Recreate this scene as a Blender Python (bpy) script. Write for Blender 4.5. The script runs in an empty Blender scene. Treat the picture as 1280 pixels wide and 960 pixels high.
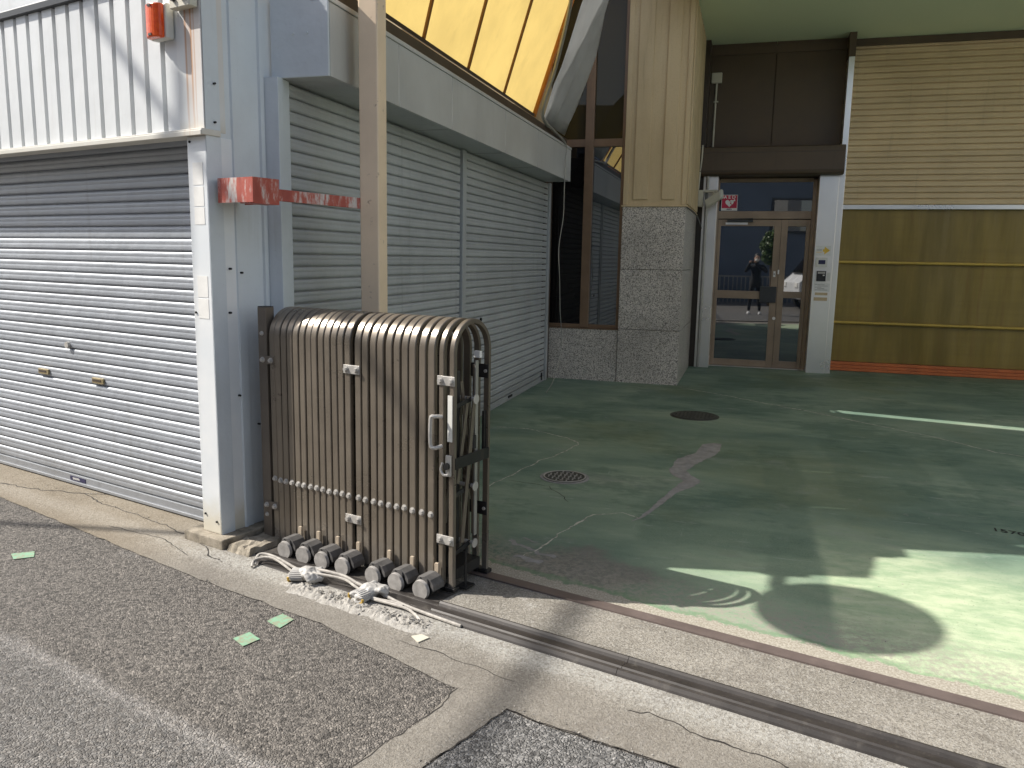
import bpy, bmesh, math, random
from mathutils import Vector, Matrix, noise as mnoise
rnd = random.Random(7)
R = math.radians
scene = bpy.context.scene
col = scene.collection

# ------------------------------------------------------------------ camera
cam_d = bpy.data.cameras.new('camera'); cam = bpy.data.objects.new('camera', cam_d); col.objects.link(cam)
cam_d.sensor_width = 36.0; cam_d.lens = 28.134; cam_d.clip_start = 0.02; cam_d.clip_end = 2000
_r = Vector((0.95837347, 0.28495040, 0.01798789)); _d = Vector((0.06142509, -0.14424520, -0.98763368)); _f = Vector((-0.27883195, 0.94762682, -0.15574388))
m = Matrix((( _r.x, -_d.x, -_f.x), (_r.y, -_d.y, -_f.y), (_r.z, -_d.z, -_f.z))).to_4x4()
m.translation = Vector((0, 0, 1.5)); cam.matrix_world = m
scene.camera = cam

# ------------------------------------------------------------------ sky, sun, exposure
SUN_AZ = R(11); SUN_TAN = 0.935; ELEV = math.atan(SUN_TAN)
to_sun = Vector((-math.cos(SUN_AZ), -math.sin(SUN_AZ), SUN_TAN)).normalized()
w = bpy.data.worlds.new('World'); scene.world = w; w.use_nodes = True
nt = w.node_tree; bg = nt.nodes['Background']
sky = nt.nodes.new('ShaderNodeTexSky'); sky.sky_type = 'NISHITA'; sky.sun_disc = False
sky.sun_elevation = ELEV; sky.sun_rotation = math.atan2(to_sun.x, to_sun.y); sky.air_density = 1.0; sky.dust_density = 1.5
hsv = nt.nodes.new('ShaderNodeHueSaturation'); hsv.inputs['Saturation'].default_value = 0.62   # hazy, less blue sky
nt.links.new(sky.outputs[0], hsv.inputs['Color']); nt.links.new(hsv.outputs[0], bg.inputs[0]); bg.inputs[1].default_value = 0.13
sl = bpy.data.lights.new('sun', 'SUN'); sl.energy = 5.0; sl.angle = R(0.53); sl.color = (1.0, 0.95, 0.87)
so = bpy.data.objects.new('sun', sl); col.objects.link(so)
so.rotation_euler = to_sun.to_track_quat('Z', 'Y').to_euler()
scene.view_settings.view_transform = 'Standard'; scene.view_settings.look = 'None'
scene.view_settings.gamma = 1; scene.view_settings.use_curve_mapping = False
scene.view_settings.exposure = 0.62
scene.cycles.max_bounces = 8; scene.cycles.diffuse_bounces = 5

# ------------------------------------------------------------------ frames
AX, AY, AZ = Vector((1, 0, 0)), Vector((0, 1, 0)), Vector((0, 0, 1))
S = Vector((-0.96457, 0.26383, 0)); N = Vector((-0.26383, -0.96457, 0))   # along the street / towards the street
PC = Vector((-2.55, 3.387, 0)); GP = Vector((-1.217, 3.202, 0))           # corner of the clad building / front foot of the gate
def FP(s, n, z): return PC + S * s + N * n + AZ * z
def GG(s, n, z): return GP + S * s + N * n + AZ * z
def V(x, y, z): return Vector((x, y, z))

# ------------------------------------------------------------------ mesh builder
class MB:
    def __init__(s): s.v = []; s.f = []; s.sm = []
    def add(s, vs, fs, smooth=False):
        o = len(s.v); s.v += [Vector(p) for p in vs]
        for f in fs: s.f.append([o + i for i in f]); s.sm.append(smooth)
        return s
    def obox(s, o, a, b, c):
        """box from corner o with edge vectors a, b, c"""
        o = Vector(o)
        vs = [o, o + a, o + a + b, o + b, o + c, o + a + c, o + a + b + c, o + b + c]
        return s.add(vs, [(0, 3, 2, 1), (4, 5, 6, 7), (0, 1, 5, 4), (1, 2, 6, 5), (2, 3, 7, 6), (3, 0, 4, 7)])
    def box(s, x0, x1, y0, y1, z0, z1):
        return s.obox((x0, y0, z0), AX * (x1 - x0), AY * (y1 - y0), AZ * (z1 - z0))
    def fbox(s, F, s0, s1, n0, n1, z0, z1):
        return s.obox(F(s0, n0, z0), S * (s1 - s0), N * (n1 - n0), AZ * (z1 - z0))
    def prism(s, pts, ext, smooth=False):
        n = len(pts); pts = [Vector(p) for p in pts]
        vs = pts + [p + ext for p in pts]
        return s.add(vs, [list(range(n - 1, -1, -1)), list(range(n, 2 * n))] + [(i, (i + 1) % n, n + (i + 1) % n, n + i) for i in range(n)], smooth)
    def strip(s, pts, ext, smooth=False):
        n = len(pts); pts = [Vector(p) for p in pts]
        return s.add(pts + [p + ext for p in pts], [(i, i + 1, n + i + 1, n + i) for i in range(n - 1)], smooth)
    def cyl(s, p0, p1, r, n=12, r1=None, caps=True, smooth=True):
        p0 = Vector(p0); p1 = Vector(p1); d = (p1 - p0).normalized()
        a = d.orthogonal().normalized(); b = d.cross(a); r1 = r if r1 is None else r1
        vs = []; 
        for k in range(n):
            t = 2 * math.pi * k / n; u = a * math.cos(t) + b * math.sin(t)
            vs += [p0 + u * r, p1 + u * r1]
        fs = [(2 * k, 2 * ((k + 1) % n), 2 * ((k + 1) % n) + 1, 2 * k + 1) for k in range(n)]
        s.add(vs, fs, smooth)
        if caps:
            s.add([vs[2 * k] for k in range(n)], [list(range(n - 1, -1, -1))]); s.add([vs[2 * k + 1] for k in range(n)], [list(range(n))])
        return s
    def tube(s, pts, r, n=8, closed=False):
        pts = [Vector(p) for p in pts]; m_ = len(pts); vs = []; prev = None
        for i, p in enumerate(pts):
            d = (pts[min(i + 1, m_ - 1)] - pts[max(i - 1, 0)]).normalized()
            a = d.orthogonal().normalized() if prev is None else (prev - d * prev.dot(d)).normalized()
            prev = a; b = d.cross(a)
            rr = r[i] if isinstance(r, (list, tuple)) else r
            for k in range(n):
                t = 2 * math.pi * k / n; vs.append(p + a * math.cos(t) * rr + b * math.sin(t) * rr)
        fs = [(i * n + k, i * n + (k + 1) % n, (i + 1) * n + (k + 1) % n, (i + 1) * n + k) for i in range(m_ - 1) for k in range(n)]
        fs += [list(range(n - 1, -1, -1)), [(m_ - 1) * n + k for k in range(n)]]
        return s.add(vs, fs, True)
    def sphere(s, c, r, n=10, sc=(1, 1, 1)):
        c = Vector(c); vs = []; fs = []; h = n // 2 + 1
        for i in range(h + 1):
            th = math.pi * i / h
            for k in range(n):
                ph = 2 * math.pi * k / n
                vs.append(c + Vector((r * sc[0] * math.sin(th) * math.cos(ph), r * sc[1] * math.sin(th) * math.sin(ph), r * sc[2] * math.cos(th))))
        for i in range(h):
            for k in range(n): fs.append((i * n + k, (i + 1) * n + k, (i + 1) * n + (k + 1) % n, i * n + (k + 1) % n))
        return s.add(vs, fs, True)
    def build(s, name, mat, parent=None, bev=0, seg=2, label=None):
        org = ORG.get(parent.name, Vector()) if parent else Vector()
        me = bpy.data.meshes.new(name); me.from_pydata([p - org for p in s.v], [], s.f)
        bm = bmesh.new(); bm.from_mesh(me); bmesh.ops.remove_doubles(bm, verts=bm.verts, dist=1e-6)
        bmesh.ops.recalc_face_normals(bm, faces=bm.faces) if s_closed(s) else None
        bm.to_mesh(me); bm.free()
        if len(me.polygons) == len(s.sm): me.polygons.foreach_set('use_smooth', s.sm)
        me.materials.append(mat)
        o = bpy.data.objects.new(name, me); col.objects.link(o)
        if parent: o.parent = parent; ORG[o.name] = org
        if bev:
            b = o.modifiers.new('bevel', 'BEVEL'); b.width = bev; b.segments = seg; b.limit_method = 'ANGLE'; b.angle_limit = R(40)
        if label: o['label'] = label
        if any(s.sm): me.set_sharp_from_angle(angle=R(38))
        return o
def s_closed(s): return True
ORG = {}
def thing(name, label, cat, loc=(0, 0, 0), group=None):
    o = bpy.data.objects.new(name, None); col.objects.link(o); o.location = loc; o.empty_display_size = 0.1
    ORG[o.name] = Vector(loc); tag(o, label, cat, group); return o
def tag(o, label, cat, group=None):
    o['label'] = label; o['category'] = cat
    if group: o['group'] = group
    return o
def structure(o): o['kind'] = 'structure'; return o
def stuff(o): o['kind'] = 'stuff'; return o
def copy_at(o, off, parent=None):
    c = o.copy(); col.objects.link(c); c.parent = parent or o.parent; c.location = Vector(o.location) + Vector(off)
    return c

# ------------------------------------------------------------------ materials
class G:
    """small node-graph helper"""
    def __init__(s, name):
        s.m = bpy.data.materials.new(name); s.m.use_nodes = True; s.t = s.m.node_tree; s.b = s.t.nodes['Principled BSDF']
        s.pos = s.t.nodes.new('ShaderNodeNewGeometry').outputs['Position']
    def n(s, typ, **k):
        x = s.t.nodes.new(typ)
        for a, v in k.items(): setattr(x, a, v)
        return x
    def l(s, a, b): s.t.links.new(a, b); return s
    def coords(s, scale=(1, 1, 1), rot=(0, 0, 0)):
        mp = s.n('ShaderNodeMapping'); mp.inputs['Scale'].default_value = scale; mp.inputs['Rotation'].default_value = rot
        s.l(s.pos, mp.inputs[0]); return mp.outputs[0]
    def noise(s, scale, detail=4, rough=.55, co=None, dist=0):
        x = s.n('ShaderNodeTexNoise'); x.inputs['Scale'].default_value = scale; x.inputs['Detail'].default_value = detail
        x.inputs['Roughness'].default_value = rough; x.inputs['Distortion'].default_value = dist
        s.l(co or s.pos, x.inputs['Vector']); return x.outputs['Fac']
    def voro(s, scale, feature='F1', out='Distance', co=None):
        x = s.n('ShaderNodeTexVoronoi', feature=feature); x.inputs['Scale'].default_value = scale
        s.l(co or s.pos, x.inputs['Vector']); return x.outputs[out]
    def ramp(s, fac, stops, interp='LINEAR'):
        x = s.n('ShaderNodeValToRGB'); x.color_ramp.interpolation = interp; e = x.color_ramp.elements
        while len(e) < len(stops): e.new(0.5)
        for i, (p, c) in enumerate(stops):
            e[i].position = p; e[i].color = c if len(c) == 4 else (*c, 1)
        s.l(fac, x.inputs[0]); return x.outputs[0]
    def mask(s, fac, a, b):
        x = s.n('ShaderNodeMapRange'); x.interpolation_type = 'SMOOTHSTEP'; x.inputs[1].default_value = a; x.inputs[2].default_value = b
        s.l(fac, x.inputs[0]); return x.outputs[0]
    def math(s, op, a, b=None):
        x = s.n('ShaderNodeMath', operation=op)
        for i, v in enumerate((a, b)):
            if v is None: continue
            if isinstance(v, (int, float)): x.inputs[i].default_value = v
            else: s.l(v, x.inputs[i])
        return x.outputs[0]
    def dot(s, vec, off=0):
        x = s.n('ShaderNodeVectorMath', operation='DOT_PRODUCT'); s.l(s.pos, x.inputs[0]); x.inputs[1].default_value = vec
        return s.math('ADD', x.outputs['Value'], off)
    def mix(s, fac, a, b, blend='MIX'):
        x = s.n('ShaderNodeMix', data_type='RGBA', blend_type=blend)
        if isinstance(fac, (int, float)): x.inputs[0].default_value = fac
        else: s.l(fac, x.inputs[0])
        for i, v in ((6, a), (7, b)):
            if isinstance(v, (tuple, list)): x.inputs[i].default_value = (*v[:3], 1)
            else: s.l(v, x.inputs[i])
        return x.outputs[2]
    def bump(s, h, strength=.3, dist=.01):
        x = s.n('ShaderNodeBump'); x.inputs['Strength'].default_value = strength; x.inputs['Distance'].default_value = dist
        s.l(h, x.inputs['Height']); s.l(x.outputs[0], s.b.inputs['Normal']); return s
    def done(s, color, rough=.5, metal=0, spec=None):
        if isinstance(color, (tuple, list)): s.b.inputs['Base Color'].default_value = (*color[:3], 1)
        else: s.l(color, s.b.inputs['Base Color'])
        if isinstance(rough, (int, float)): s.b.inputs['Roughness'].default_value = rough
        else: s.l(rough, s.b.inputs['Roughness'])
        s.b.inputs['Metallic'].default_value = metal
        if spec is not None: s.b.inputs['IOR'].default_value = spec
        return s.m
def sc3(c, k): return tuple(min(1, x * k) for x in c)
def paint(name, c, rough=.45, metal=0, var=.12, scale=3, dirt=None, dirt_amt=.5, streak=True, bump=0.0, fine=60, orand=0.0, foot=0.0):
    """painted or raw metal with cloudy tone, vertical runs and specks of dirt"""
    g = G(name)
    n1 = g.noise(scale, 6, .6)
    c1 = g.mix(g.mask(n1, .3, .7), sc3(c, 1 - var), sc3(c, 1 + var))
    d = dirt or sc3(c, .45)
    if streak:
        n2 = g.noise(1, 5, .6, g.coords((14, 14, .9)))
        c1 = g.mix(g.math('MULTIPLY', g.mask(n2, .56, .78), dirt_amt * .6), c1, d)
    n3 = g.noise(fine, 3, .7)
    c1 = g.mix(g.math('MULTIPLY', g.mask(n3, .64, .74), dirt_amt * .5), c1, d)
    if foot:                                    # splashed dirt near the ground
        zz = g.math('ADD', g.dot((0, 0, 1)), g.math('MULTIPLY', g.math('SUBTRACT', g.noise(5, 7, .75), .5), .35))
        c1 = g.mix(g.math('MULTIPLY', g.math('SUBTRACT', 1.0, g.mask(zz, .02, foot)), .45), c1, d)
    if orand:                                   # every piece aged a little differently
        oi = g.n('ShaderNodeObjectInfo').outputs['Random']
        k = g.n('ShaderNodeHueSaturation'); g.l(g.math('ADD', g.math('MULTIPLY', oi, orand * 2), 1 - orand), k.inputs['Value']); g.l(c1, k.inputs['Color']); c1 = k.outputs[0]
    rr = g.math('ADD', g.math('MULTIPLY', n1, .25), rough - .12)
    if bump: g.bump(g.noise(9, 3), bump, .02)
    return g.done(c1, rr, metal)

MAT = {}
MAT['white_clad'] = paint('white cladding paint', (.60, .615, .62), .45, 0, .06, 2, (.40, .37, .31), .45, True, .09)
MAT['grey_side'] = paint('pale blue grey cladding', (.58, .62, .65), .4, 0, .07, 2, (.3, .3, .28), .45, True, .25)
MAT['alu_shutter'] = paint('silver shutter slats', (.33, .35, .38), .46, .2, .07, 3, (.22, .22, .22), .55, True, .25, 60, .05, .3)
MAT['grey_shutter'] = paint('grey painted shutter slats', (.42, .435, .44), .42, .05, .08, 2, (.2, .2, .19), .6, True, .25, 60, .05, .3)
MAT['fascia'] = paint('pale grey fascia sheet', (.50, .50, .485), .38, .1, .08, 1.5, (.25, .25, .24), .45, True, .12)
MAT['dark_brown'] = paint('dark brown metal', (.055, .038, .026), .45, 0, .15, 3)
MAT['brown_panel'] = paint('brown panel', (.085, .058, .036), .5, 0, .10, 2, (.04, .028, .018), .4)
MAT['bronze'] = paint('bronze window frame', (.21, .135, .085), .4, .3, .12, 4)
MAT['door_bronze'] = paint('door frame bronze', (.31, .232, .165), .4, .3, .1, 4)
MAT['gate'] = paint('bronze gate aluminium', (.195, .165, .130), .30, .45, .10, 5, (.42, .38, .33), .45, False, .08, 110, .07, .22)
MAT['gate_post'] = paint('brown gate post', (.15, .125, .10), .45, .3, .12, 4, (.35, .32, .28), .3)
MAT['gate_dark'] = paint('dark gate steel', (.035, .034, .034), .45, .5, .2, 10, (.16, .13, .1), .4)
MAT['zinc'] = paint('zinc plate', (.46, .44, .41), .42, .3, .14, 20, (.25, .2, .15), .5)
MAT['caster'] = paint('dusty grey caster', (.085, .08, .076), .7, 0, .2, 14, (.34, .31, .28), .6)
MAT['caster_disc'] = paint('dusty hub disc', (.30, .282, .262), .75, 0, .2, 30, (.42, .4, .37), .6)
MAT['rubber'] = paint('black rubber', (.025, .025, .025), .7)
MAT['tan_post'] = paint('tan painted steel', (.78, .61, .43), .45, 0, .06, 3, (.16, .09, .05), 1.0, False, 0, 17)
MAT['rail'] = paint('worn rail steel', (.036, .031, .028), .5, .2, .2, 8, (.2, .18, .15), .45)
MAT['strip'] = paint('brown floor strip', (.15, .118, .108), .5, .3, .12, 6, (.3, .25, .22), .4)
MAT['steel'] = paint('brushed stainless', (.86, .83, .80), .3, .8, .04, 1.2, streak=False, dirt_amt=0)
MAT['beige_shutter'] = paint('beige shutter slats', (.62, .475, .285), .45, 0, .07, 2, (.3, .23, .15), .5, True, .2, 60, .05)
MAT['rod'] = paint('yellow curtain rod', (.55, .38, .08), .4, .2)
MAT['orange'] = paint('orange kick strip', (.54, .15, .045), .5, 0, .12, 5)
MAT['ivory'] = paint('ivory plastic', (.55, .52, .43), .5, 0, .06, 8, (.3, .27, .2), .3)
MAT['pipe'] = paint('grey conduit', (.34, .33, .30), .4, .4, .08, 5)
MAT['offwhite'] = paint('off white plastic', (.66, .65, .60), .5, 0, .05, 12, (.4, .37, .3), .3)
MAT['paper'] = paint('white paper', (.74, .73, .70), .7, 0, .04, 20, streak=False)
MAT['black'] = paint('black plastic', (.018, .018, .02), .35)
MAT['charcoal'] = paint('charcoal metal', (.05, .052, .055), .4, .3)
MAT['red_paint'] = None
MAT['signred'] = paint('sign red', (.5, .02, .06), .4, streak=False)
MAT['yellow_ink'] = paint('yellow ink', (.75, .5, .06), .5, streak=False)
MAT['grey_ink'] = paint('grey ink', (.35, .34, .32), .6, streak=False)
MAT['tab'] = paint('brown gate tab', (.42, .345, .26), .45, .1, .1, 20)
MAT['hem'] = paint('ochre hem', (.48, .31, .06), .8, streak=False)
MAT['navy'] = paint('navy label', (.02, .02, .07), .4, streak=False)
MAT['brass'] = paint('old brass', (.42, .34, .19), .4, .6, .15, 20)
MAT['hole'] = paint('soot dark', (.012, .012, .012), .8)
MAT['cast_iron'] = paint('cast iron', (.060, .060, .050), .7, .1, .2, 20, (.12, .115, .10), .5, False)
MAT['opp_wall'] = paint('blue grey sheet wall', (.12, .15, .20), .5, 0, .1, 1)
MAT['van_white'] = paint('white van paint', (.74, .75, .76), .25, 0, .02, 2, streak=False)
MAT['black_cloth'] = paint('black cloth', (.014, .014, .016), .85, streak=False)
MAT['skin'] = paint('skin', (.5, .32, .24), .55, streak=False)
MAT['hair'] = paint('black hair', (.012, .01, .009), .5, streak=False)
MAT['shoe'] = paint('white shoe', (.7, .7, .7), .6, streak=False)
MAT['cord'] = paint('dirty white rope', (.37, .345, .31), .85, 0, .25, 30, (.2, .18, .15), .6, False)
MAT['mirror_back'] = paint('mirror shell orange', (.6, .2, .03), .45)

def m_glass(name, tint=(.012, .016, .022), ior=2.1):
    g = G(name); n1 = g.noise(1.5, 3)
    g.bump(g.noise(.8, 2), .02, .02)
    return g.done(g.mix(n1, sc3(tint, .8), sc3(tint, 1.2)), .015, 0, ior)
MAT['glass'] = m_glass('reflective dark glass', (.012, .018, .028), 2.9)
MAT['glass_black'] = m_glass('black window glass', (.008, .007, .007), 1.35)
MAT['glass_canopy_tint'] = m_glass('dark glass with painted canopy reflection', (.05, .037, .014), 1.36)  # yellow reflection of the canopy put into the pane colour
MAT['glass_mirror'] = m_glass('traffic mirror face', (.6, .6, .6), 8)
def m_red_bracket():
    g = G('weathered red oxide paint')
    a = g.noise(7, 6, .65, g.coords((1.3, 1.3, .5))); b = g.noise(45, 5, .7, g.coords((1, 1, .25)))
    msk = g.mask(g.math('ADD', g.math('MULTIPLY', a, .7), g.math('MULTIPLY', b, .45)), .57, .7)
    return g.done(g.mix(msk, g.mix(g.mask(a, .3, .6), (.30, .05, .035), (.42, .085, .055)), (.55, .5, .47)), .6)
MAT['red_paint'] = m_red_bracket()
def m_orange_lens():
    g = G('orange lamp lens'); g.b.inputs['Transmission Weight'].default_value = .25
    return g.done(g.mix(g.mask(g.noise(40, 2), .3, .7), (.75, .08, .01), (.85, .13, .015)), .25)
MAT['lens'] = m_orange_lens()
def m_membrane(name, c, tr=.6, var=.08, sheen=.0):
    g = G(name); n1 = g.noise(2.2, 5, .6); n2 = g.noise(1, 5, .6, g.coords((9, 9, .5)))
    cc = g.mix(g.mask(n1, .3, .7), sc3(c, 1 - var), sc3(c, 1 + var)); cc = g.mix(g.math('MULTIPLY', g.mask(n2, .55, .75), .3), cc, sc3(c, .72))
    t = g.n('ShaderNodeBsdfTranslucent'); mx = g.n('ShaderNodeMixShader'); mx.inputs[0].default_value = tr
    m_ = g.done(cc, .5); g.l(cc, t.inputs[0]); g.l(g.b.outputs[0], mx.inputs[1]); g.l(t.outputs[0], mx.inputs[2])
    out = [x for x in g.t.nodes if x.type == 'OUTPUT_MATERIAL'][0]; g.l(mx.outputs[0], out.inputs[0]); return m_
MAT['yellow'] = m_membrane('yellow canopy sheet', (.57, .425, .15), .46, .08)
MAT['tarp'] = m_membrane('white plastic sheet', (.52, .52, .52), .35, .1)
MAT['seam'] = m_membrane('orange brown seam', (.30, .14, .035), .3, .1)
MAT['edge_trim'] = m_membrane('orange edge trim', (.55, .25, .03), .35, .06)
MAT['glove'] = m_membrane('cotton glove', (.42, .405, .38), .05, .14)
def m_granite():
    g = G('speckled granite')
    v = g.voro(150, out='Color'); sep = g.n('ShaderNodeSeparateColor'); g.l(v, sep.inputs[0])
    n = g.noise(60, 4, .7)
    f = g.math('ADD', g.math('MULTIPLY', sep.outputs[0], .55), g.math('MULTIPLY', n, .5))
    c = g.ramp(f, [(.3, (.09, .085, .08)), (.42, (.35, .325, .29)), (.58, (.58, .535, .48)), (.8, (.74, .69, .63))])
    c = g.mix(g.math('MULTIPLY', g.mask(g.noise(1.3, 4), .45, .75), .35), c, (.16, .145, .13))
    return g.done(c, .28)
MAT['granite'] = m_granite()
def m_stucco():
    g = G('beige ribbed cladding'); a = g.noise(2.5, 5, .6, g.coords((1, 1, .35))); b = g.noise(90, 4, .7)
    c = g.mix(g.mask(a, .3, .7), (.52, .40, .235), (.62, .49, .30)); c = g.mix(g.math('MULTIPLY', g.mask(b, .5, .72), .4), c, (.40, .30, .18))
    c = g.mix(g.math('MULTIPLY', g.mask(g.noise(1, 5, .65, g.coords((22, 22, 1.1))), .55, .72), .3), c, (.30, .22, .13))
    g.bump(b, .25, .004); return g.done(c, .7)
MAT['stucco'] = m_stucco()
def m_olive():
    g = G('olive vinyl curtain'); a = g.noise(1.2, 5, .6, g.coords((3, 3, .35))); b = g.noise(1, 4, .6, g.coords((.5, .5, 9)))
    c = g.mix(g.mask(a, .3, .72), (.185, .132, .028), (.31, .22, .05)); c = g.mix(g.math('MULTIPLY', g.mask(b, .4, .7), .4), c, (.21, .145, .035))
    c = g.mix(g.math('MULTIPLY', g.mask(g.noise(1, 4, .6, g.coords((7, 7, .5))), .56, .7), .45), c, (.22, .115, .03))
    g.bump(g.noise(1, 3, .5, g.coords((5, 5, .6))), .4, .03); return g.done(c, .33)
MAT['olive'] = m_olive()
def m_soffit():
    g = G('pale green soffit'); return g.done(g.mix(g.noise(.8, 3), (.72, .83, .58), (.78, .87, .64)), .6)
MAT['soffit'] = m_soffit()

def m_asphalt(name, dark, mid, light, tint, scale, old=True):
    g = G(name)
    def cell(sc, ch):
        sp_ = g.n('ShaderNodeSeparateColor'); g.l(g.voro(sc, out='Color'), sp_.inputs[0]); return sp_.outputs[ch]
    v1 = g.voro(scale); edge = g.voro(scale, 'DISTANCE_TO_EDGE')
    f = g.math('ADD', g.math('MULTIPLY', cell(scale, 0), .65), g.math('MULTIPLY', cell(scale * 2.1, 1), .35))
    c = g.ramp(f, [(.15, sc3(tint, dark)), (.42, sc3(tint, mid * .85)), (.66, sc3(tint, mid * 1.25)), (.86, sc3(tint, light)), (.97, sc3(tint, light * 1.3))])
    gap = g.math('SUBTRACT', 1.0, g.mask(edge, .02, .16))
    hole = g.mask(g.noise(scale * .5, 4, .7), .56, .66)
    c = g.mix(g.math('MULTIPLY', g.math('MULTIPLY', gap, hole), .95), c, sc3(tint, dark * .3))
    lost = g.mask(cell(scale * .8, 2), .90, .93)                      # stones broken out of the surface
    c = g.mix(g.math('MULTIPLY', lost, .6), c, sc3(tint, dark * .35))
    big = g.mask(g.noise(.9, 6, .62), .35, .7); c = g.mix(g.math('MULTIPLY', big, .25), c, sc3(tint, dark * 1.3))
    dust = g.mask(g.noise(1.9, 8, .72, dist=.8), .54, .70); fl = g.mask(g.noise(60, 4, .75), .35, .62)
    nn = g.dot(N, -PC.dot(N))
    near = g.math('SUBTRACT', 1.0, g.mask(nn, .25, .75)); k_ = g.math('ADD', g.math('MULTIPLY', near, .5), .12)
    c = g.mix(g.math('MULTIPLY', g.math('MULTIPLY', dust, fl), k_), c, (.36, .345, .325))
    if old:
        w_ = g.math('ADD', nn, g.math('MULTIPLY', g.math('SUBTRACT', g.noise(5, 7, .72), .5), .10))
        lighter = g.mask(w_, 1.13, 1.17); c = g.mix(g.math('MULTIPLY', lighter, .32), c, g.mix(g.mask(cell(scale, 1), .3, .8), (.10, .098, .095), (.33, .325, .315)))
        ln = g.math('SUBTRACT', 1.0, g.mask(g.math('ABSOLUTE', g.math('ADD', w_, -1.135)), .0, .05)); c = g.mix(g.math('MULTIPLY', g.math('MULTIPLY', ln, fl), .55), c, (.44, .42, .40))
    h = g.math('ADD', g.math('MULTIPLY', g.mask(edge, .0, .3), 1.0), g.math('ADD', g.math('MULTIPLY', f, 1.1), g.math('MULTIPLY', lost, -1.6)))
    g.bump(h, .9, .007)
    return g.done(c, .8)
MAT['asphalt'] = m_asphalt('brown grey asphalt', .072, .170, .255, (1, .90, .79), 100)
MAT['asphalt_patch'] = m_asphalt('grey coarse asphalt', .075, .18, .28, (1, .97, .93), 88, False)
def m_concrete():
    g = G('worn concrete')
    a = g.noise(1.6, 7, .65); b = g.noise(150, 3, .75); v = g.voro(210, out='Color'); sep = g.n('ShaderNodeSeparateColor'); g.l(v, sep.inputs[0])
    c = g.mix(g.mask(a, .32, .68), (.185, .168, .14), (.33, .305, .262))
    c = g.mix(g.math('MULTIPLY', g.mask(b, .5, .68), .55), c, (.45, .43, .385))
    c = g.mix(g.math('MULTIPLY', g.mask(sep.outputs[0], .72, .9), .6), c, (.10, .088, .072))
    st = g.mask(g.noise(2.6, 7, .72, dist=.8), .50, .66); c = g.mix(g.math('MULTIPLY', st, .5), c, (.115, .10, .085))
    wh = g.mask(g.noise(4.2, 7, .75, dist=.5), .58, .68); c = g.mix(g.math('MULTIPLY', wh, .4), c, (.42, .41, .39))
    v3 = g.n('ShaderNodeSeparateColor'); g.l(g.voro(135, out='Color'), v3.inputs[0])
    c = g.mix(g.math('MULTIPLY', g.mask(v3.outputs[1], .55, .95), .35), c, (.46, .44, .40)); c = g.mix(g.math('MULTIPLY', g.mask(v3.outputs[2], .78, .92), .5), c, (.12, .108, .09))
    blot = g.mask(g.noise(13, 7, .75), .52, .66); c = g.mix(g.math('MULTIPLY', blot, .35), c, (.15, .135, .112))
    # brown, darker gutter side and paler band beside the rail
    gut = g.math('ADD', g.dot(N, -GP.dot(N)), g.math('MULTIPLY', g.math('SUBTRACT', g.noise(2.2, 6, .7), .5), .22))
    c = g.mix(g.math('MULTIPLY', g.mask(gut, .34, .50), .5), c, (.175, .155, .13))
    ss = g.dot(S, -GP.dot(S))
    pale = g.math('MULTIPLY', g.mask(gut, .18, .26), g.math('SUBTRACT', 1.0, g.mask(gut, .30, .42)))
    c = g.mix(g.math('MULTIPLY', g.math('MULTIPLY', pale, g.mask(g.noise(70, 5, .8), .35, .62)), .6), c, (.50, .49, .455))
    left = g.mask(ss, 1.0, 2.0); c = g.mix(g.math('MULTIPLY', left, .5), c, (.225, .17, .10))
    g.bump(g.math('ADD', g.math('ADD', b, g.math('MULTIPLY', v3.outputs[1], .6)), g.noise(28, 6, .75)), .9, .007); return g.done(c, .85)
MAT['concrete'] = m_concrete()
MAT['concrete_block'] = None
def m_block():
    g = G('weathered concrete block'); a = g.noise(14, 6, .7); b = g.noise(160, 3, .7)
    c = g.ramp(a, [(.3, (.10, .085, .065)), (.5, (.27, .235, .18)), (.7, (.40, .35, .28))]); c = g.mix(g.math('MULTIPLY', g.mask(b, .5, .7), .4), c, (.14, .12, .1))
    g.bump(g.math('ADD', a, b), .5, .01); return g.done(c, .9)
MAT['concrete_block'] = m_block()
def m_rubble():
    g = G('white mortar crumbs'); a = g.noise(40, 5, .7)
    g.bump(g.noise(130, 4, .7), .8, .01); return g.done(g.ramp(a, [(.3, (.26, .24, .21)), (.6, (.42, .40, .365))]), .9)
MAT['rubble'] = m_rubble()
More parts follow.
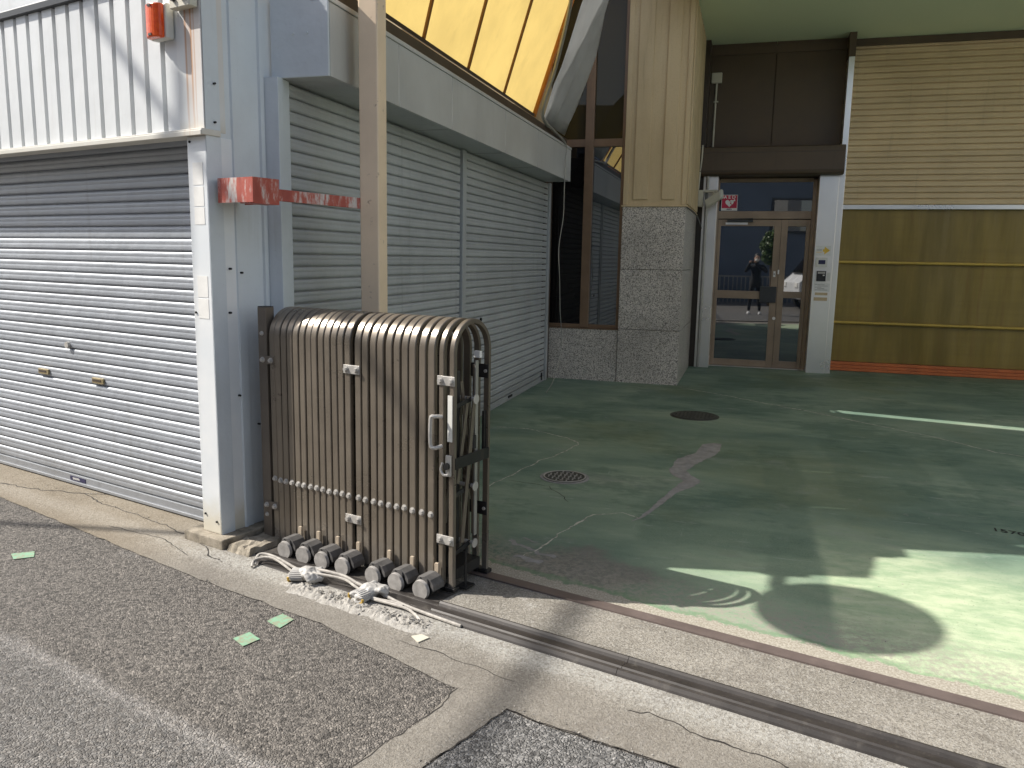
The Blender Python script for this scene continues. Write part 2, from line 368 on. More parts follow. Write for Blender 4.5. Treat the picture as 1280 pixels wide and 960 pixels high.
def m_yard():
    g = G('green painted yard concrete')
    rot = (0, 0, R(-6))
    aniso = g.coords((.7, 1.5, 1), rot)
    a = g.noise(1.0, 8, .66, aniso, .4); b = g.noise(.75, 6, .6); fine = g.noise(110, 4, .75); mid = g.noise(7, 7, .7, g.coords((.7, 1.5, 1), rot))
    base = g.ramp(a, [(.26, (.065, .118, .088)), (.40, (.125, .195, .148)), (.56, (.20, .275, .20)), (.74, (.33, .37, .285))])
    dk = g.mask(g.math('ADD', b, g.math('MULTIPLY', g.math('SUBTRACT', mid, .5), .45)), .50, .60)
    base = g.mix(g.math('MULTIPLY', dk, .5), base, (.055, .115, .085))
    olive = g.mask(g.noise(.5, 4, .6, g.coords((1, 1, 1), (0, 0, 1.0))), .50, .66)
    base = g.mix(g.math('MULTIPLY', olive, .4), base, (.15, .17, .075))
    yx = g.dot((1, 0, 0)); yy = g.dot((0, 1, 0))
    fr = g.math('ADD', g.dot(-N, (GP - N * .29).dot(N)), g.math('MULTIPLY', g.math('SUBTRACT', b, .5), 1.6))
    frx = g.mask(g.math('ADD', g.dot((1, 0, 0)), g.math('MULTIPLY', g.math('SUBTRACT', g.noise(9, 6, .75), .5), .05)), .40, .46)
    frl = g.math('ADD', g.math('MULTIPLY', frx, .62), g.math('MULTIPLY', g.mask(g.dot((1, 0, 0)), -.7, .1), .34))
    base = g.mix(g.math('MULTIPLY', g.math('SUBTRACT', 1.0, g.mask(fr, .8, 1.9)), frl), base, g.mix(g.mask(mid, .35, .65), (.30, .40, .25), (.47, .53, .36)))  # sunlit brightness put into the front colour, cut at the real repaint border
    # old roller laps: rectangular repaint with a straight, slightly wavy border
    wob = g.math('MULTIPLY', g.math('SUBTRACT', g.noise(6, 7, .75), .5), .10)
    wob2 = g.math('MULTIPLY', g.math('SUBTRACT', g.noise(1.2, 3), .5), .3)
    c = base
    for x0, hw, y0, hy, k in ((.30, .13, 5.2, 1.6, .34), (-.05, .45, 4.35, .16, .5), (.95, .30, 6.3, .9, .35), (-.2, .35, 5.0, .5, .3), (1.75, .25, 5.9, 1.1, .4), (.2, .6, 7.0, .25, .3)):
        mx_ = g.math('SUBTRACT', 1.0, g.mask(g.math('ADD', g.math('ABSOLUTE', g.math('ADD', g.math('ADD', yx, -x0), g.math('ADD', wob, wob2))), -hw), -.02, .03))
        my_ = g.math('SUBTRACT', 1.0, g.mask(g.math('ADD', g.math('ABSOLUTE', g.math('ADD', g.math('ADD', yy, -y0), g.math('ADD', wob, wob2))), -hy), -.03, .06))
        gr = g.mask(fine, .36, .58)
        c = g.mix(g.math('MULTIPLY', g.math('MULTIPLY', mx_, my_), g.math('MULTIPLY', g.math('ADD', g.math('MULTIPLY', gr, -.5), 1.0), k)), c, (.045, .105, .08))
    sp = g.mask(fine, .60, .72); c = g.mix(g.math('MULTIPLY', sp, .4), c, (.36, .41, .33))
    sp2 = g.mask(g.noise(85, 4, .7), .60, .72); c = g.mix(g.math('MULTIPLY', sp2, .6), c, (.05, .085, .065))
    # scuffs and scratches
    for sc_s, ro, lo, k in (((2.2, 9, 1), -9, .60, .5), ((1.4, 26, 1), -14, .61, .6), ((22, 1.6, 1), 20, .64, .45), ((3, 40, 1), 4, .62, .55)):
        sc_ = g.mask(g.noise(1, 7, .75, g.coords(sc_s, (0, 0, R(ro)))), lo, lo + .07); c = g.mix(g.math('MULTIPLY', sc_, k), c, (.34, .38, .33))
    chip = g.math('MULTIPLY', g.mask(g.noise(9, 9, .8, dist=.4), .62, .65), g.mask(g.noise(1.1, 4), .45, .6)); c = g.mix(g.math('MULTIPLY', chip, .75), c, (.27, .25, .23))
    grey = g.mask(g.noise(1.4, 8, .74, g.coords((1, 1.8, 1)), .5), .55, .68); c = g.mix(g.math('MULTIPLY', grey, .4), c, (.27, .30, .265))
    bx = g.math('ADD', g.math('ABSOLUTE', g.math('ADD', yx, .72)), g.math('MULTIPLY', g.math('ABSOLUTE', g.math('ADD', yy, -3.66)), 1.3))
    bp = g.math('SUBTRACT', 1.0, g.mask(g.math('ADD', bx, g.math('MULTIPLY', g.math('SUBTRACT', g.noise(4, 8, .75), .5), .9)), .30, .52))
    c = g.mix(g.math('MULTIPLY', bp, g.math('ADD', g.math('MULTIPLY', g.mask(fine, .38, .6), .5), .38)), c, (.17, .145, .14))
    # brown-grey bare patch and dusty band along the gate strip
    back = g.dot(-N, (GP - N * .29).dot(N))       # metres behind the strip
    wv = g.math('MULTIPLY', g.math('SUBTRACT', g.noise(3.3, 8, .72), .5), .42)
    bk = g.math('ADD', back, wv)
    dusty = g.math('MULTIPLY', g.math('SUBTRACT', 1.0, g.mask(bk, .18, .62)), g.mask(g.noise(40, 6, .8), .40, .60))
    c = g.mix(g.math('MULTIPLY', dusty, .8), c, (.30, .275, .235))
    edge = g.math('ADD', back, g.math('MULTIPLY', g.math('SUBTRACT', g.noise(4, 9, .78), .5), .26))
    bare = g.math('SUBTRACT', 1.0, g.mask(edge, .092, .104))
    rim = g.math('SUBTRACT', 1.0, g.mask(g.math('ABSOLUTE', g.math('ADD', edge, -.115)), .0, .035))
    c = g.mix(g.math('MULTIPLY', rim, .5), c, (.10, .22, .10))
    conc = g.mix(g.mask(fine, .4, .65), (.26, .235, .19), (.43, .40, .34))
    c = g.mix(bare, c, conc)
    g.bump(g.math('ADD', g.math('MULTIPLY', fine, .8), mid), .35, .006)
    rr = g.math('ADD', g.math('MULTIPLY', mid, .35), .48)
    return g.done(c, rr)
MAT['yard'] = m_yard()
def m_mortar():
    g = G('pinkish grey mortar'); a = g.noise(12, 6, .7)
    g.bump(g.noise(120, 4, .7), .4, .004); return g.done(g.ramp(a, [(.3, (.20, .195, .19)), (.65, (.33, .325, .315))]), .85)
MAT['mortar'] = m_mortar()
def m_crack(name, c):
    g = G(name); return g.done(g.mix(g.mask(g.noise(30, 5, .7), .35, .65), sc3(c, .5), sc3(c, 1.2)), .9)
MAT['crack_light'] = m_crack('pale crack filler', (.50, .49, .42)); MAT['crack_dark'] = m_crack('dark crack', (.035, .03, .025))
def m_tape():
    g = G('green cloth tape'); a = g.noise(38, 7, .75)
    return g.done(g.mix(g.mask(a, .46, .56), (.20, .36, .235), (.24, .26, .18)), .6)
MAT['tape'] = m_tape()
MAT['soil'] = m_crack('dark damp grit', (.05, .043, .036))
def m_clad_rust():
    """white cladding with rust runs below the bracket"""
    g = G('white cladding with rust runs')
    n1 = g.noise(2, 6); c = g.mix(g.mask(n1, .3, .7), (.60, .61, .60), (.69, .70, .69))
    ss = g.dot(S, -PC.dot(S)); zz = g.dot((0, 0, 1))
    wob = g.math('MULTIPLY', g.math('SUBTRACT', g.noise(1, 3, .5, g.coords((1, 1, 4))), .5), .012)
    for s0, wd, k in ((.112, .007, .75), (.072, .006, .8), (.050, .004, .55), (.088, .03, .28), (.04, .05, .22)):
        d = g.math('ABSOLUTE', g.math('ADD', g.math('ADD', ss, -s0), wob))
        mk = g.math('SUBTRACT', 1.0, g.mask(d, wd * .4, wd * 1.5))
        fade = g.mask(zz, 2.02, 2.45); mk = g.math('MULTIPLY', g.math('MULTIPLY', mk, k), g.math('ADD', g.math('MULTIPLY', fade, .75), .25))
        c = g.mix(mk, c, (.42, .20, .075))
    low = g.math('SUBTRACT', 1.0, g.mask(g.math('ADD', zz, g.math('MULTIPLY', g.noise(12, 6, .7), .12)), 2.10, 2.22))
    c = g.mix(g.math('MULTIPLY', low, .5), c, (.50, .43, .30))
    return g.done(c, .45)
MAT['clad_rust'] = m_clad_rust()
def m_pillar():
    g = G('white pillar paint dirty at the foot')
    n1 = g.noise(3, 6); c = g.mix(g.mask(n1, .3, .7), (.66, .69, .71), (.76, .77, .77))
    zz = g.math('ADD', g.dot((0, 0, 1)), g.math('MULTIPLY', g.math('SUBTRACT', g.noise(9, 7, .7), .5), .25))
    low = g.math('SUBTRACT', 1.0, g.mask(zz, .06, .30)); c = g.mix(g.math('MULTIPLY', low, .6), c, (.52, .44, .27))
    sp = g.mask(g.noise(38, 5, .75), .70, .74); c = g.mix(g.math('MULTIPLY', sp, .7), c, (.06, .05, .05))
    return g.done(c, .42)
MAT['pillar'] = m_pillar()
def m_leaf():
    g = G('leaf green'); return g.done(g.ramp(g.noise(9, 4), [(.3, (.035, .07, .018)), (.7, (.11, .17, .05))]), .5)
MAT['leaf'] = m_leaf()
MAT['bark'] = paint('bark', (.12, .09, .06), .9)

# ------------------------------------------------------------------ ground sheets
def poly_sheet(name, pts, z, mat, jit=0.0, step=.12, thick=0.0, parent=None):
    """flat sheet with an uneven outline"""
    out = []; n = len(pts)
    for i in range(n):
        a = Vector((*pts[i][:2], 0)); b = Vector((*pts[(i + 1) % n][:2], 0)); L = (b - a).length
        k = max(1, int(L / step)) if jit else 1
        for j in range(min(k, 120)):
            p = a.lerp(b, j / min(k, 120))
            if jit: p += Vector((mnoise.noise(p * 6.1 + Vector((3, 1, 0))) + .6 * mnoise.noise(p * 19), mnoise.noise(p * 5.3 + Vector((9, 4, 0))) + .6 * mnoise.noise(p * 21), 0)) * jit
            out.append(Vector((p.x, p.y, z)))
    bm = bmesh.new(); org = ORG.get(parent.name, Vector()) if parent else Vector()
    vs = [bm.verts.new(p - org) for p in out]; f = bm.faces.new(vs); bm.normal_update()
    if f.normal.z < 0: f.normal_flip()
    if thick:
        ext = bmesh.ops.extrude_face_region(bm, geom=[f]); 
        bmesh.ops.translate(bm, verts=[e for e in ext['geom'] if isinstance(e, bmesh.types.BMVert)], vec=(0, 0, thick))
    bmesh.ops.triangulate(bm, faces=bm.faces[:])
    bmesh.ops.recalc_face_normals(bm, faces=bm.faces) if thick else None
    me = bpy.data.meshes.new(name); bm.to_mesh(me); bm.free(); me.materials.append(mat)
    o = bpy.data.objects.new(name, me); col.objects.link(o)
    if parent: o.parent = parent; ORG[o.name] = org
    return o
def ribbon(name, pts, w0, z, mat, parent=None, jit=.02, sub=10):
    """irregular thin band (a crack or a filler line) lying on the ground"""
    P = []
    for i in range(len(pts) - 1):
        for j in range(sub):
            P.append(Vector((*pts[i], 0)).lerp(Vector((*pts[i + 1], 0)), j / sub))
    P.append(Vector((*pts[-1], 0))); vs = []; fs = []
    for i, p in enumerate(P):
        d = (P[min(i + 1, len(P) - 1)] - P[max(i - 1, 0)]).normalized(); q = Vector((-d.y, d.x, 0))
        p = p + q * jit * (mnoise.noise(p * 7) + .7 * mnoise.noise(p * 23))
        ww = w0 * (.45 + .9 * abs(mnoise.noise(p * 11 + Vector((2, 7, 0))))) * (0.25 if i in (0, len(P) - 1) else 1)
        vs += [V(p.x + q.x * ww, p.y + q.y * ww, z), V(p.x - q.x * ww, p.y - q.y * ww, z)]
    for i in range(len(P) - 1): fs.append((2 * i, 2 * i + 1, 2 * i + 3, 2 * i + 2))
    b = MB(); b.add(vs, fs); return b.build(name, mat, parent)

street = structure(poly_sheet('street', [(-300, -300), (300, -300), (300, 300), (-300, 300)], 0, MAT['asphalt']))
a_out = GG(0, 0, 0)
asp_edge = [(-9.0, 5.15), (-4.309, 3.634), (-2.363, 2.97), (-1.612, 2.748), (-.905, 2.45), (-.93, 2.281), (-1.045, 1.946), (-1.2, 1.45),
            (-1.02, 1.42), (-.842, 2.012), (-.699, 2.388), (-.601, 2.351), (-.366, 2.297), (-.161, 2.254), (.5, 2.07), (8, 0.1)]
apron = structure(poly_sheet('concrete_apron', asp_edge + [(9, 2.0), (-1.0, 4.6), (-9, 7.2)], .004, MAT['concrete'], .012, .05))
patch = structure(poly_sheet('asphalt_patch', [(-1.02, 1.40), (-.842, 2.004), (-.703, 2.380), (-.601, 2.343), (-.366, 2.289), (-.161, 2.246), (.5, 2.062), (8, .08), (8, -2.4), (-1.9, -.9)], .002, MAT['asphalt_patch']))
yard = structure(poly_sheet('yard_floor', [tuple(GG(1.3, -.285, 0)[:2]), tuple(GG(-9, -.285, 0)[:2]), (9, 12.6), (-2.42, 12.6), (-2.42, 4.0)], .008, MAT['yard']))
# cracks and filled joints
CR = lambda n, p, w, mt, par, z=.0095, **k: stuff(ribbon(n, p, w, z, MAT[mt], par, **k))
CR('crack', [(-2.1, 6.665), (-1.815, 6.698), (-1.398, 6.453), (-1.267, 6.285)], .010, 'crack_light', yard)
CR('crack', [(-1.267, 6.285), (-1.341, 5.912), (-1.441, 5.563), (-1.592, 4.806)], .009, 'crack_light', yard)
CR('crack', [(-.757, 9.617), (-.263, 9.276), (.251, 8.838), (.599, 8.591), (1.234, 8.0), (1.584, 7.702), (1.99, 7.198), (2.3, 7.05)], .014, 'crack_light', yard)
CR('crack', [(-.538, 4.531), (-.65, 4.60), (-.818, 4.508), (-.9, 4.225), (-.981, 3.831), (-1.019, 3.735)], .007, 'crack_light', yard)
CR('crack', [(-1.5, 5.05), (-1.2, 5.0), (-1.0, 4.7)], .004, 'crack_dark', yard)
for pts, ww in (([(-1.16, 3.93), (-1.02, 3.86), (-.95, 3.80), (-.86, 3.78)], .022), ([(-1.07, 3.72), (-.98, 3.70), (-.92, 3.66)], .03), ([(-1.1, 4.0), (-1.0, 3.95)], .012)):
    CR('bare_scrape', pts, ww, 'mortar', yard, .0092, jit=.04, sub=14)
mp = [(-.212, 6.719), (-.15, 6.70), (-.165, 6.40), (-.205, 6.2), (-.335, 5.871), (-.364, 5.724), (-.245, 5.459), (-.315, 5.271), (-.40, 5.094), (-.435, 4.87), (-.535, 4.531), (-.575, 4.43), (-.505, 4.75), (-.43, 5.173), (-.36, 5.441), (-.455, 5.574), (-.49, 5.723), (-.455, 6.065), (-.345, 6.292), (-.30, 6.627)]
structure(poly_sheet('mortar_patch', mp, .0095, MAT['mortar'], .016, .02))
CR('crack', [(-.905, 2.46), (-.93, 2.281), (-1.045, 1.946), (-1.2, 1.45)], .003, 'crack_dark', apron, .0052)
CR('crack', [(-.842, 2.012), (-.699, 2.386), (-.601, 2.349), (-.366, 2.295), (-.161, 2.252), (.5, 2.068)], .0035, 'crack_dark', apron, .0052, jit=.012)
CR('crack', [(-.31, 2.50), (-.24, 2.515), (-.1, 2.44), (.05, 2.40), (.22, 2.33), (.5, 2.24)], .0045, 'crack_dark', apron, .0052)
CR('crack', [(-3.30, 3.42), (-2.9, 3.36), (-2.6, 3.2)], .0035, 'crack_dark', apron, .0052)
CR('crack', [(-4.6, 3.86), (-4.2, 3.83), (-3.9, 3.86), (-3.75, 3.90)], .007, 'crack_dark', apron, .0052)
CR('crack', [(-3.9, 3.86), (-3.6, 3.72), (-3.1, 3.56), (-2.75, 3.42), (-2.4, 3.18)], .0045, 'crack_dark', apron, .0052)
CR('crack', [(-1.25, 2.72), (-.9, 2.62), (-.72, 2.55)], .0025, 'crack_dark', apron, .0052)
# number painted on the yard
def text_mesh(txt, size, name, mat, parent, o, xdir, ydir, depth=.0, offset=0):
    cu = bpy.data.curves.new('t', 'FONT'); cu.body = txt; cu.size = size; cu.extrude = depth; cu.offset = offset; cu.align_x = 'CENTER'; cu.align_y = 'CENTER'
    t = bpy.data.objects.new('t', cu); col.objects.link(t); dg = bpy.context.evaluated_depsgraph_get()
    me = bpy.data.meshes.new_from_object(t.evaluated_get(dg)); bpy.data.objects.remove(t); me.name = name
    xd = Vector(xdir).normalized(); yd = Vector(ydir).normalized(); zd = xd.cross(yd)
    org = ORG.get(parent.name, Vector()) if parent else Vector()
    mm = Matrix(((xdir[0], ydir[0], zd.x, 0), (xdir[1], ydir[1], zd.y, 0), (xdir[2], ydir[2], zd.z, 0), (0, 0, 0, 1))); mm.translation = Vector(o) - org
    me.transform(mm); me.materials.clear(); me.materials.append(mat)
    ob = bpy.data.objects.new(name, me); col.objects.link(ob); ob.parent = parent; ORG[ob.name] = org
    return ob
text_mesh('1570', .085, 'painted_number', MAT['hole'], yard, (1.49, 5.0, .0105), Vector((.95, -.30, 0)), Vector((.12, 1.0, 0)), 0, .001)

# manhole covers
def manhole(c, r, label, kind):
    t = thing('manhole_cover', label, 'manhole cover', (c[0], c[1], .009), 'manhole covers in the yard')
    b = MB(); b.cyl((c[0], c[1], .0088), (c[0], c[1], .013), r + .02, 40); b.build('rim', MAT['mortar'] if kind else MAT['cast_iron'], t)
    b = MB(); b.cyl((c[0], c[1], .0132), (c[0], c[1], .0165), r, 40); b.build('plate', MAT['cast_iron'], t)
    b = MB(); k = .035
    for i in range(-int(r / k), int(r / k) + 1):
        for j in range(-int(r / k), int(r / k) + 1):
            x, y = i * k, j * k
            if math.hypot(x, y) < r - .03:
                aa = Vector((.024, 0, 0)) if (i + j) % 2 else Vector((0, .024, 0)); bb = Vector((-aa.y, aa.x, 0)) * .35
                b.obox(V(c[0] + x, c[1] + y, .0166) - aa / 2 - bb / 2, aa, bb, AZ * .003)
    for rr in (r - .012,):
        for q in range(40):
            t0, t1 = 2 * math.pi * q / 40, 2 * math.pi * (q + 1) / 40
            b.prism([V(c[0] + math.cos(t0) * rr, c[1] + math.sin(t0) * rr, .0166), V(c[0] + math.cos(t1) * rr, c[1] + math.sin(t1) * rr, .0166), V(c[0] + math.cos(t1) * (rr + .01), c[1] + math.sin(t1) * (rr + .01), .0166), V(c[0] + math.cos(t0) * (rr + .01), c[1] + math.sin(t0) * (rr + .01), .0166)], AZ * .003)
    stuff(b.build('tread', MAT['zinc'] if kind else MAT['cast_iron'], t))
manhole((-1.153, 5.25), .15, 'small round manhole cover with pale raised tread, nearer the gate', 1)
manhole((-.452, 7.86), .215, 'larger dull dark round manhole cover nearer the glass door', 0)

# rail and strip that the gate runs on
def prof_rail():
    # (n, z) profile across the rail
    return [(.11, .004), (.112, .016), (.122, .024), (.132, .026), (.14, .020), (.146, .010), (.162, .009), (.168, .016), (.196, .017), (.202, .010), (.214, .009), (.220, .022), (.230, .027), (.240, .024), (.248, .012), (.252, .004)]
t = thing('gate_rail', 'dark grooved steel rail in the concrete that the gate wheels roll along', 'rail', GG(0, .18, 0))
for s0, s1, kz in ((1.02, -.045, .22), (-.047, -.93, 1), (-.932, -4.0, 1), (-4.002, -9.0, 1)):
    b = MB(); b.prism([GG(s0, n_, .004 + (z_ - .004) * kz) for n_, z_ in prof_rail()], S * (s1 - s0)); b.build('rail_length', MAT['rail'], t)
b = MB(); b.fbox(GG, 1.1, -9, -.292, -.228, .0035, .0115)
o = b.build('floor_strip', MAT['strip']); tag(o, 'flat brown steel strip set in the concrete along the yard edge', 'rail')

# tape marks on the asphalt
for q, lab in (([(-3.441, 2.936), (-3.362, 2.999), (-3.303, 2.939), (-3.367, 2.883)], 'faded green tape mark at the left, in front of the silver shutter'),
               ([(-1.867, 2.523), (-1.837, 2.59), (-1.763, 2.551), (-1.792, 2.479)], 'green tape mark on the asphalt, the nearer of the pair by the gate wheels'),
               ([(-1.828, 2.699), (-1.806, 2.777), (-1.734, 2.746), (-1.742, 2.659)], 'green tape mark at the concrete edge, the farther of the pair by the gate wheels')):
    o = poly_sheet('tape_mark', q, .003 if q[0][0] > -3 else .003, MAT['tape'], .004, .012, .0012)
    tag(o, lab, 'tape', 'green tape marks on the street')

# ------------------------------------------------------------------ clad building on the left
SH_N = -.185
clad = thing('clad_building', 'white metal-clad building at the left with a silver roller shutter', 'building', PC)
b = MB()
HB = 3.04
ribs = [(-.0, 0)]
# corrugated siding: flat pans with narrow raised ribs
prof = []; s_ = .185
while s_ < 6.4:
    prof += [(s_, -.002), (s_ + .096, -.002), (s_ + .099, -.030), (s_ + .1285, -.030), (s_ + .1325, -.002)]; s_ += .1335
b.strip([FP(a, n_, 2.085) for a, n_ in prof], AZ * (2.80 - 2.085))
b.fbox(FP, .2, 6.4, -.20, -.045, 2.09, HB)
b.build('siding', MAT['white_clad'], clad)
b = MB(); b.fbox(FP, -.0, .184, -.12, .004, 2.075, HB); b.build('corner_panel', MAT['clad_rust'], clad, .003)
b = MB(); b.fbox(FP, -.012, 6.4, -.08, .03, 2.055, 2.084); b.fbox(FP, -.010, 6.4, .03, .034, 2.052, 2.075); b.build('sill_trim', MAT['clad_rust'], clad, .003)
b = MB(); b.prism([FP(.30, n_, z_) for n_, z_ in ((-.02, 2.80), (.02, 2.805), (.022, 2.835), (.018, 2.842), (-.02, 2.842))], S * 6.2); b.build('gutter', MAT['charcoal'], clad)
b = MB(); b.fbox(FP, .0, .142, -.17, .0, .055, 2.054); b.build('pillar', MAT['pillar'], clad, .004)
# grey side wall running back from the corner, with pressed ribs
pf = [(0, 0), (-.085, 0), (-.088, -.006), (-.150, -.006), (-.156, .004), (-.168, .004), (-.174, -.004), (-.212, -.004), (-.216, -.012), (-.330, -.010), (-.336, .002), (-.36, .002), (-.364, -.008), (-.47, -.008)]
b = MB(); b.strip([FP(-d - .004, n_, .055) for n_, d in pf], AZ * (HB - .055)); b.fbox(FP, .02, .12, -.47, -.18, .055, HB - .005); b.build('side_wall', MAT['grey_side'], clad)
b = MB(); b.fbox(FP, .4, 6.4, -1.2, -.47, 2.86, 2.95); b.fbox(FP, 6.3, 6.4, -1.2, -.21, 0, 2.86); b.build('roof', MAT['fascia'], clad)
b = MB(); b.fbox(FP, .16, 6.4, -.5, -.30, .0, 2.1); b.build('inner_wall', MAT['hole'], clad)
for zz, s0, nn in ((2.03, .118, .0), (1.20, .125, .0), (.15, .118, .0), (.12, .03, 0)):
    b = MB(); b.cyl(FP(s0, nn - .002, zz), FP(s0, nn + .006, zz), .006, 8); b.build('screw', MAT['hole'], clad)
for n_, zz in ((-.055, 2.30), (-.11, 1.42), (-.18, 1.40), (-.14, .77), (-.05, 2.12), (-.26, .60), (-.10, 1.2)):
    b = MB(); b.cyl(FP(-.0, n_, zz), FP(-.016, n_, zz), .0055, 8); b.build('screw', MAT['hole'], clad)
# shutter slats
SLAT = [(0.0, -.004), (.004, .001), (.009, .0045), (.022, .0056), (.030, .0050), (.034, .0040), (.038, .0049), (.048, .0060), (.056, .0046), (.0610, .0010), (.0635, -.0025), (.0645, -.012), (.068, -.012)]
def slats(parent, O, U, NN, width, z0, z1, pitch, mat, prof=SLAT, k0=1.0, wob=0.0):
    """first slat as a mesh, the others share it"""
    b = MB(); f = pitch / .068
    b.strip([Vector(O) + NN * d + AZ * (z0 + q * f) for q, d in prof], U * width)
    first = b.build('slat', mat, parent); n = int(round((z1 - z0) / pitch))
    for k in range(1, n):
        c = copy_at(first, Vector((0, 0, k * pitch)) + NN * rnd.uniform(-wob, wob), parent)
    return first
shl = MB(); shl.fbox(FP, .142, .16, -.24, -.12, .0, 2.05); sh = shl.build('shutter', MAT['alu_shutter'], clad)
slats(sh, FP(.162, SH_N, 0), S, N, 3.0, .075, .075 + 31 * .068, .068, MAT['alu_shutter'], wob=.0012)
b = MB(); b.fbox(FP, .162, 3.16, SH_N - .01, SH_N + .012, .014, .072); b.fbox(FP, .162, 3.16, SH_N - .01, SH_N + .02, .012, .03); b.build('bottom_bar', MAT['alu_shutter'], sh, .002)
for s0, s1, z0 in ((1.856, 1.992, .702), (1.251, 1.387, .697)):
    b = MB(); b.fbox(FP, s0 + .01, s1 - .01, SH_N + .004, SH_N + .016, z0, z0 + .034); b.build('handle', MAT['brass'], sh, .002)
    b = MB(); b.fbox(FP, s0 + .03, s1 - .02, SH_N + .0161, SH_N + .0185, z0 + .012, z0 + .026); b.build('handle_slot', MAT['dark_brown'], sh)
b = MB(); b.cyl(FP(1.623, SH_N, .912), FP(1.623, SH_N + .022, .912), .02, 16); b.build('lock', MAT['zinc'], sh)
b = MB(); b.fbox(FP, 1.522, 1.695, SH_N + .0125, SH_N + .0145, .034, .062); b.build('maker_label', MAT['navy'], sh)
text_mesh('SANWA', .021, 'label_text', MAT['paper'], sh, FP(1.625, SH_N + .0152, .048), -S, AZ, 0, .0006)
# stickers on the pillar
for z0, z1 in ((1.824, 1.93), (1.722, 1.815), (1.634, 1.716), (1.278, 1.383), (1.172, 1.27)):
    b = MB(); b.fbox(FP, .030 - (1.9 - z0) * .006, .104 - (1.9 - z0) * .0, .0, .0014, z0, z1)
    o = b.build('sticker_residue', MAT['paper'], clad)
# bracket with bolts that carries the mirror arm
t = thing('mirror_bracket', 'cream steel bracket plate with bolts at the top corner of the white wall', 'bracket', FP(.09, .02, 2.66))
b = MB(); b.fbox(FP, .012, .16, .006, .05, 2.632, 2.80); b.build('plate', MAT['ivory'], t, .004)
for s0 in (.125, .062):
    b = MB(); b.cyl(FP(s0, .05, 2.67), FP(s0, .062, 2.67), .011, 6, smooth=False); b.build('bolt', MAT['gate_dark'], t)
MC = V(-2.846, 2.874, 3.18)
b = MB(); b.tube([FP(.09, .05, 2.74), FP(.12, .25, 2.80), MC + V(.10, -.02, -.24), MC + V(.02, 0, -.1)], .028, 10); b.build('arm', MAT['ivory'], t)
mr = thing('traffic_mirror', 'round convex traffic mirror on an arm above the corner', 'mirror', MC)
h = Vector((to_sun.x, to_sun.y, 0)).normalized()
b = MB(); b.cyl(MC - h * .02, MC + h * .02, .338, 40, .345); b.build('shell', MAT['mirror_back'], mr)
b = MB(); b.cyl(MC + h * .0202, MC + h * .035, .325, 40, .29); b.build('mirror_face', MAT['glass_mirror'], mr)
# orange warning lamp
t = thing('warning_lamp', 'orange wall lamp on a white base high on the white siding', 'lamp', FP(.29, 0, 2.58))
b = MB(); b.fbox(FP, .196, .325, .0, .045, 2.51, 2.672); b.build('base', MAT['offwhite'], t, .008)
pts = []
for k in range(13):
    th = math.pi * k / 12; pts.append((.264 + .056 * math.cos(th), .045 + .042 * math.sin(th) ** .7))
b = MB(); b.prism([FP(a, n_, 2.512) for a, n_ in pts], AZ * .155); b.build('lens', MAT['lens'], t, .006)
for z0 in (2.52, 2.652):
    b = MB(); b.fbox(FP, .252, .276, .0855, .090, z0, z0 + .01); b.build('lens_clip', MAT['dark_brown'], t)
# red oxide bracket and its arm
t = thing('red_bracket', 'peeling red oxide box bracket on the grey wall with an arm to the tan post', 'bracket', FP(-.12, -.17, 1.79))
b = MB()
b.fbox(FP, -.285, -.036, -.034, -.03, 1.738, 1.85); b.fbox(FP, -.285, -.281, -.19, -.0342, 1.738, 1.85); b.fbox(FP, -.285, -.036, -.192, -.03, 1.850, 1.854); b.fbox(FP, -.281, -.036, -.194, -.19, 1.738, 1.85)
b.fbox(FP, -.0355, -.001, -.16, -.06, 1.76, 1.83)
b.build('box', MAT['red_paint'], t)
b = MB(); b.prism([FP(-.281, -.0345, 1.738), FP(-.215, -.0345, 1.738), FP(-.281, -.0345, 1.80)], -N * .012); b.fbox(FP, -.285, -.19, -.19, -.0345, 1.733, 1.7378); b.build('gusset', MAT['red_paint'], t)
p0 = FP(-.262, -.19, 1.782); p1 = V(-2.02, 3.995, 1.772); d = (p1 - p0); q = Vector((-d.y, d.x, 0)).normalized()
b = MB(); b.obox(p0 - q * .01 - AZ * .028, d, q * .02, AZ * .056); b.build('arm', MAT['red_paint'], t, .002)
# concrete plinth and broken kerb block
o = MB().fbox(FP, -.075, .232, -.35, .055, .0, .055).build('concrete_plinth', MAT['concrete_block'], None, .008, 3)
tag(o, 'concrete plinth block under the white corner pillar', 'block')
bm = bmesh.new(); bmesh.ops.create_grid(bm, x_segments=10, y_segments=10, size=.5)
me = bpy.data.meshes.new('broken_kerb_stone')
for v_ in bm.verts:
    x, y = v_.co.x, v_.co.y
    s0 = -.17 - x * .18 + .02 * mnoise.noise(V(x * 5, y * 5, 1)); n0 = -.12 + y * .36 + .03 * mnoise.noise(V(x * 6, y * 6, 4))
    e = max(abs(x), abs(y)); zt = .035 + .012 * mnoise.noise(V(x * 7, y * 7, 9)); z0 = zt if e < .46 else -.02
    v_.co = FP(s0, n0, z0)
bm.to_mesh(me); bm.free(); me.materials.append(MAT['concrete_block'])
o = bpy.data.objects.new('broken_kerb_stone', me); col.objects.link(o); tag(o, 'broken dark concrete lump between the pillar plinth and the gate post', 'stone')

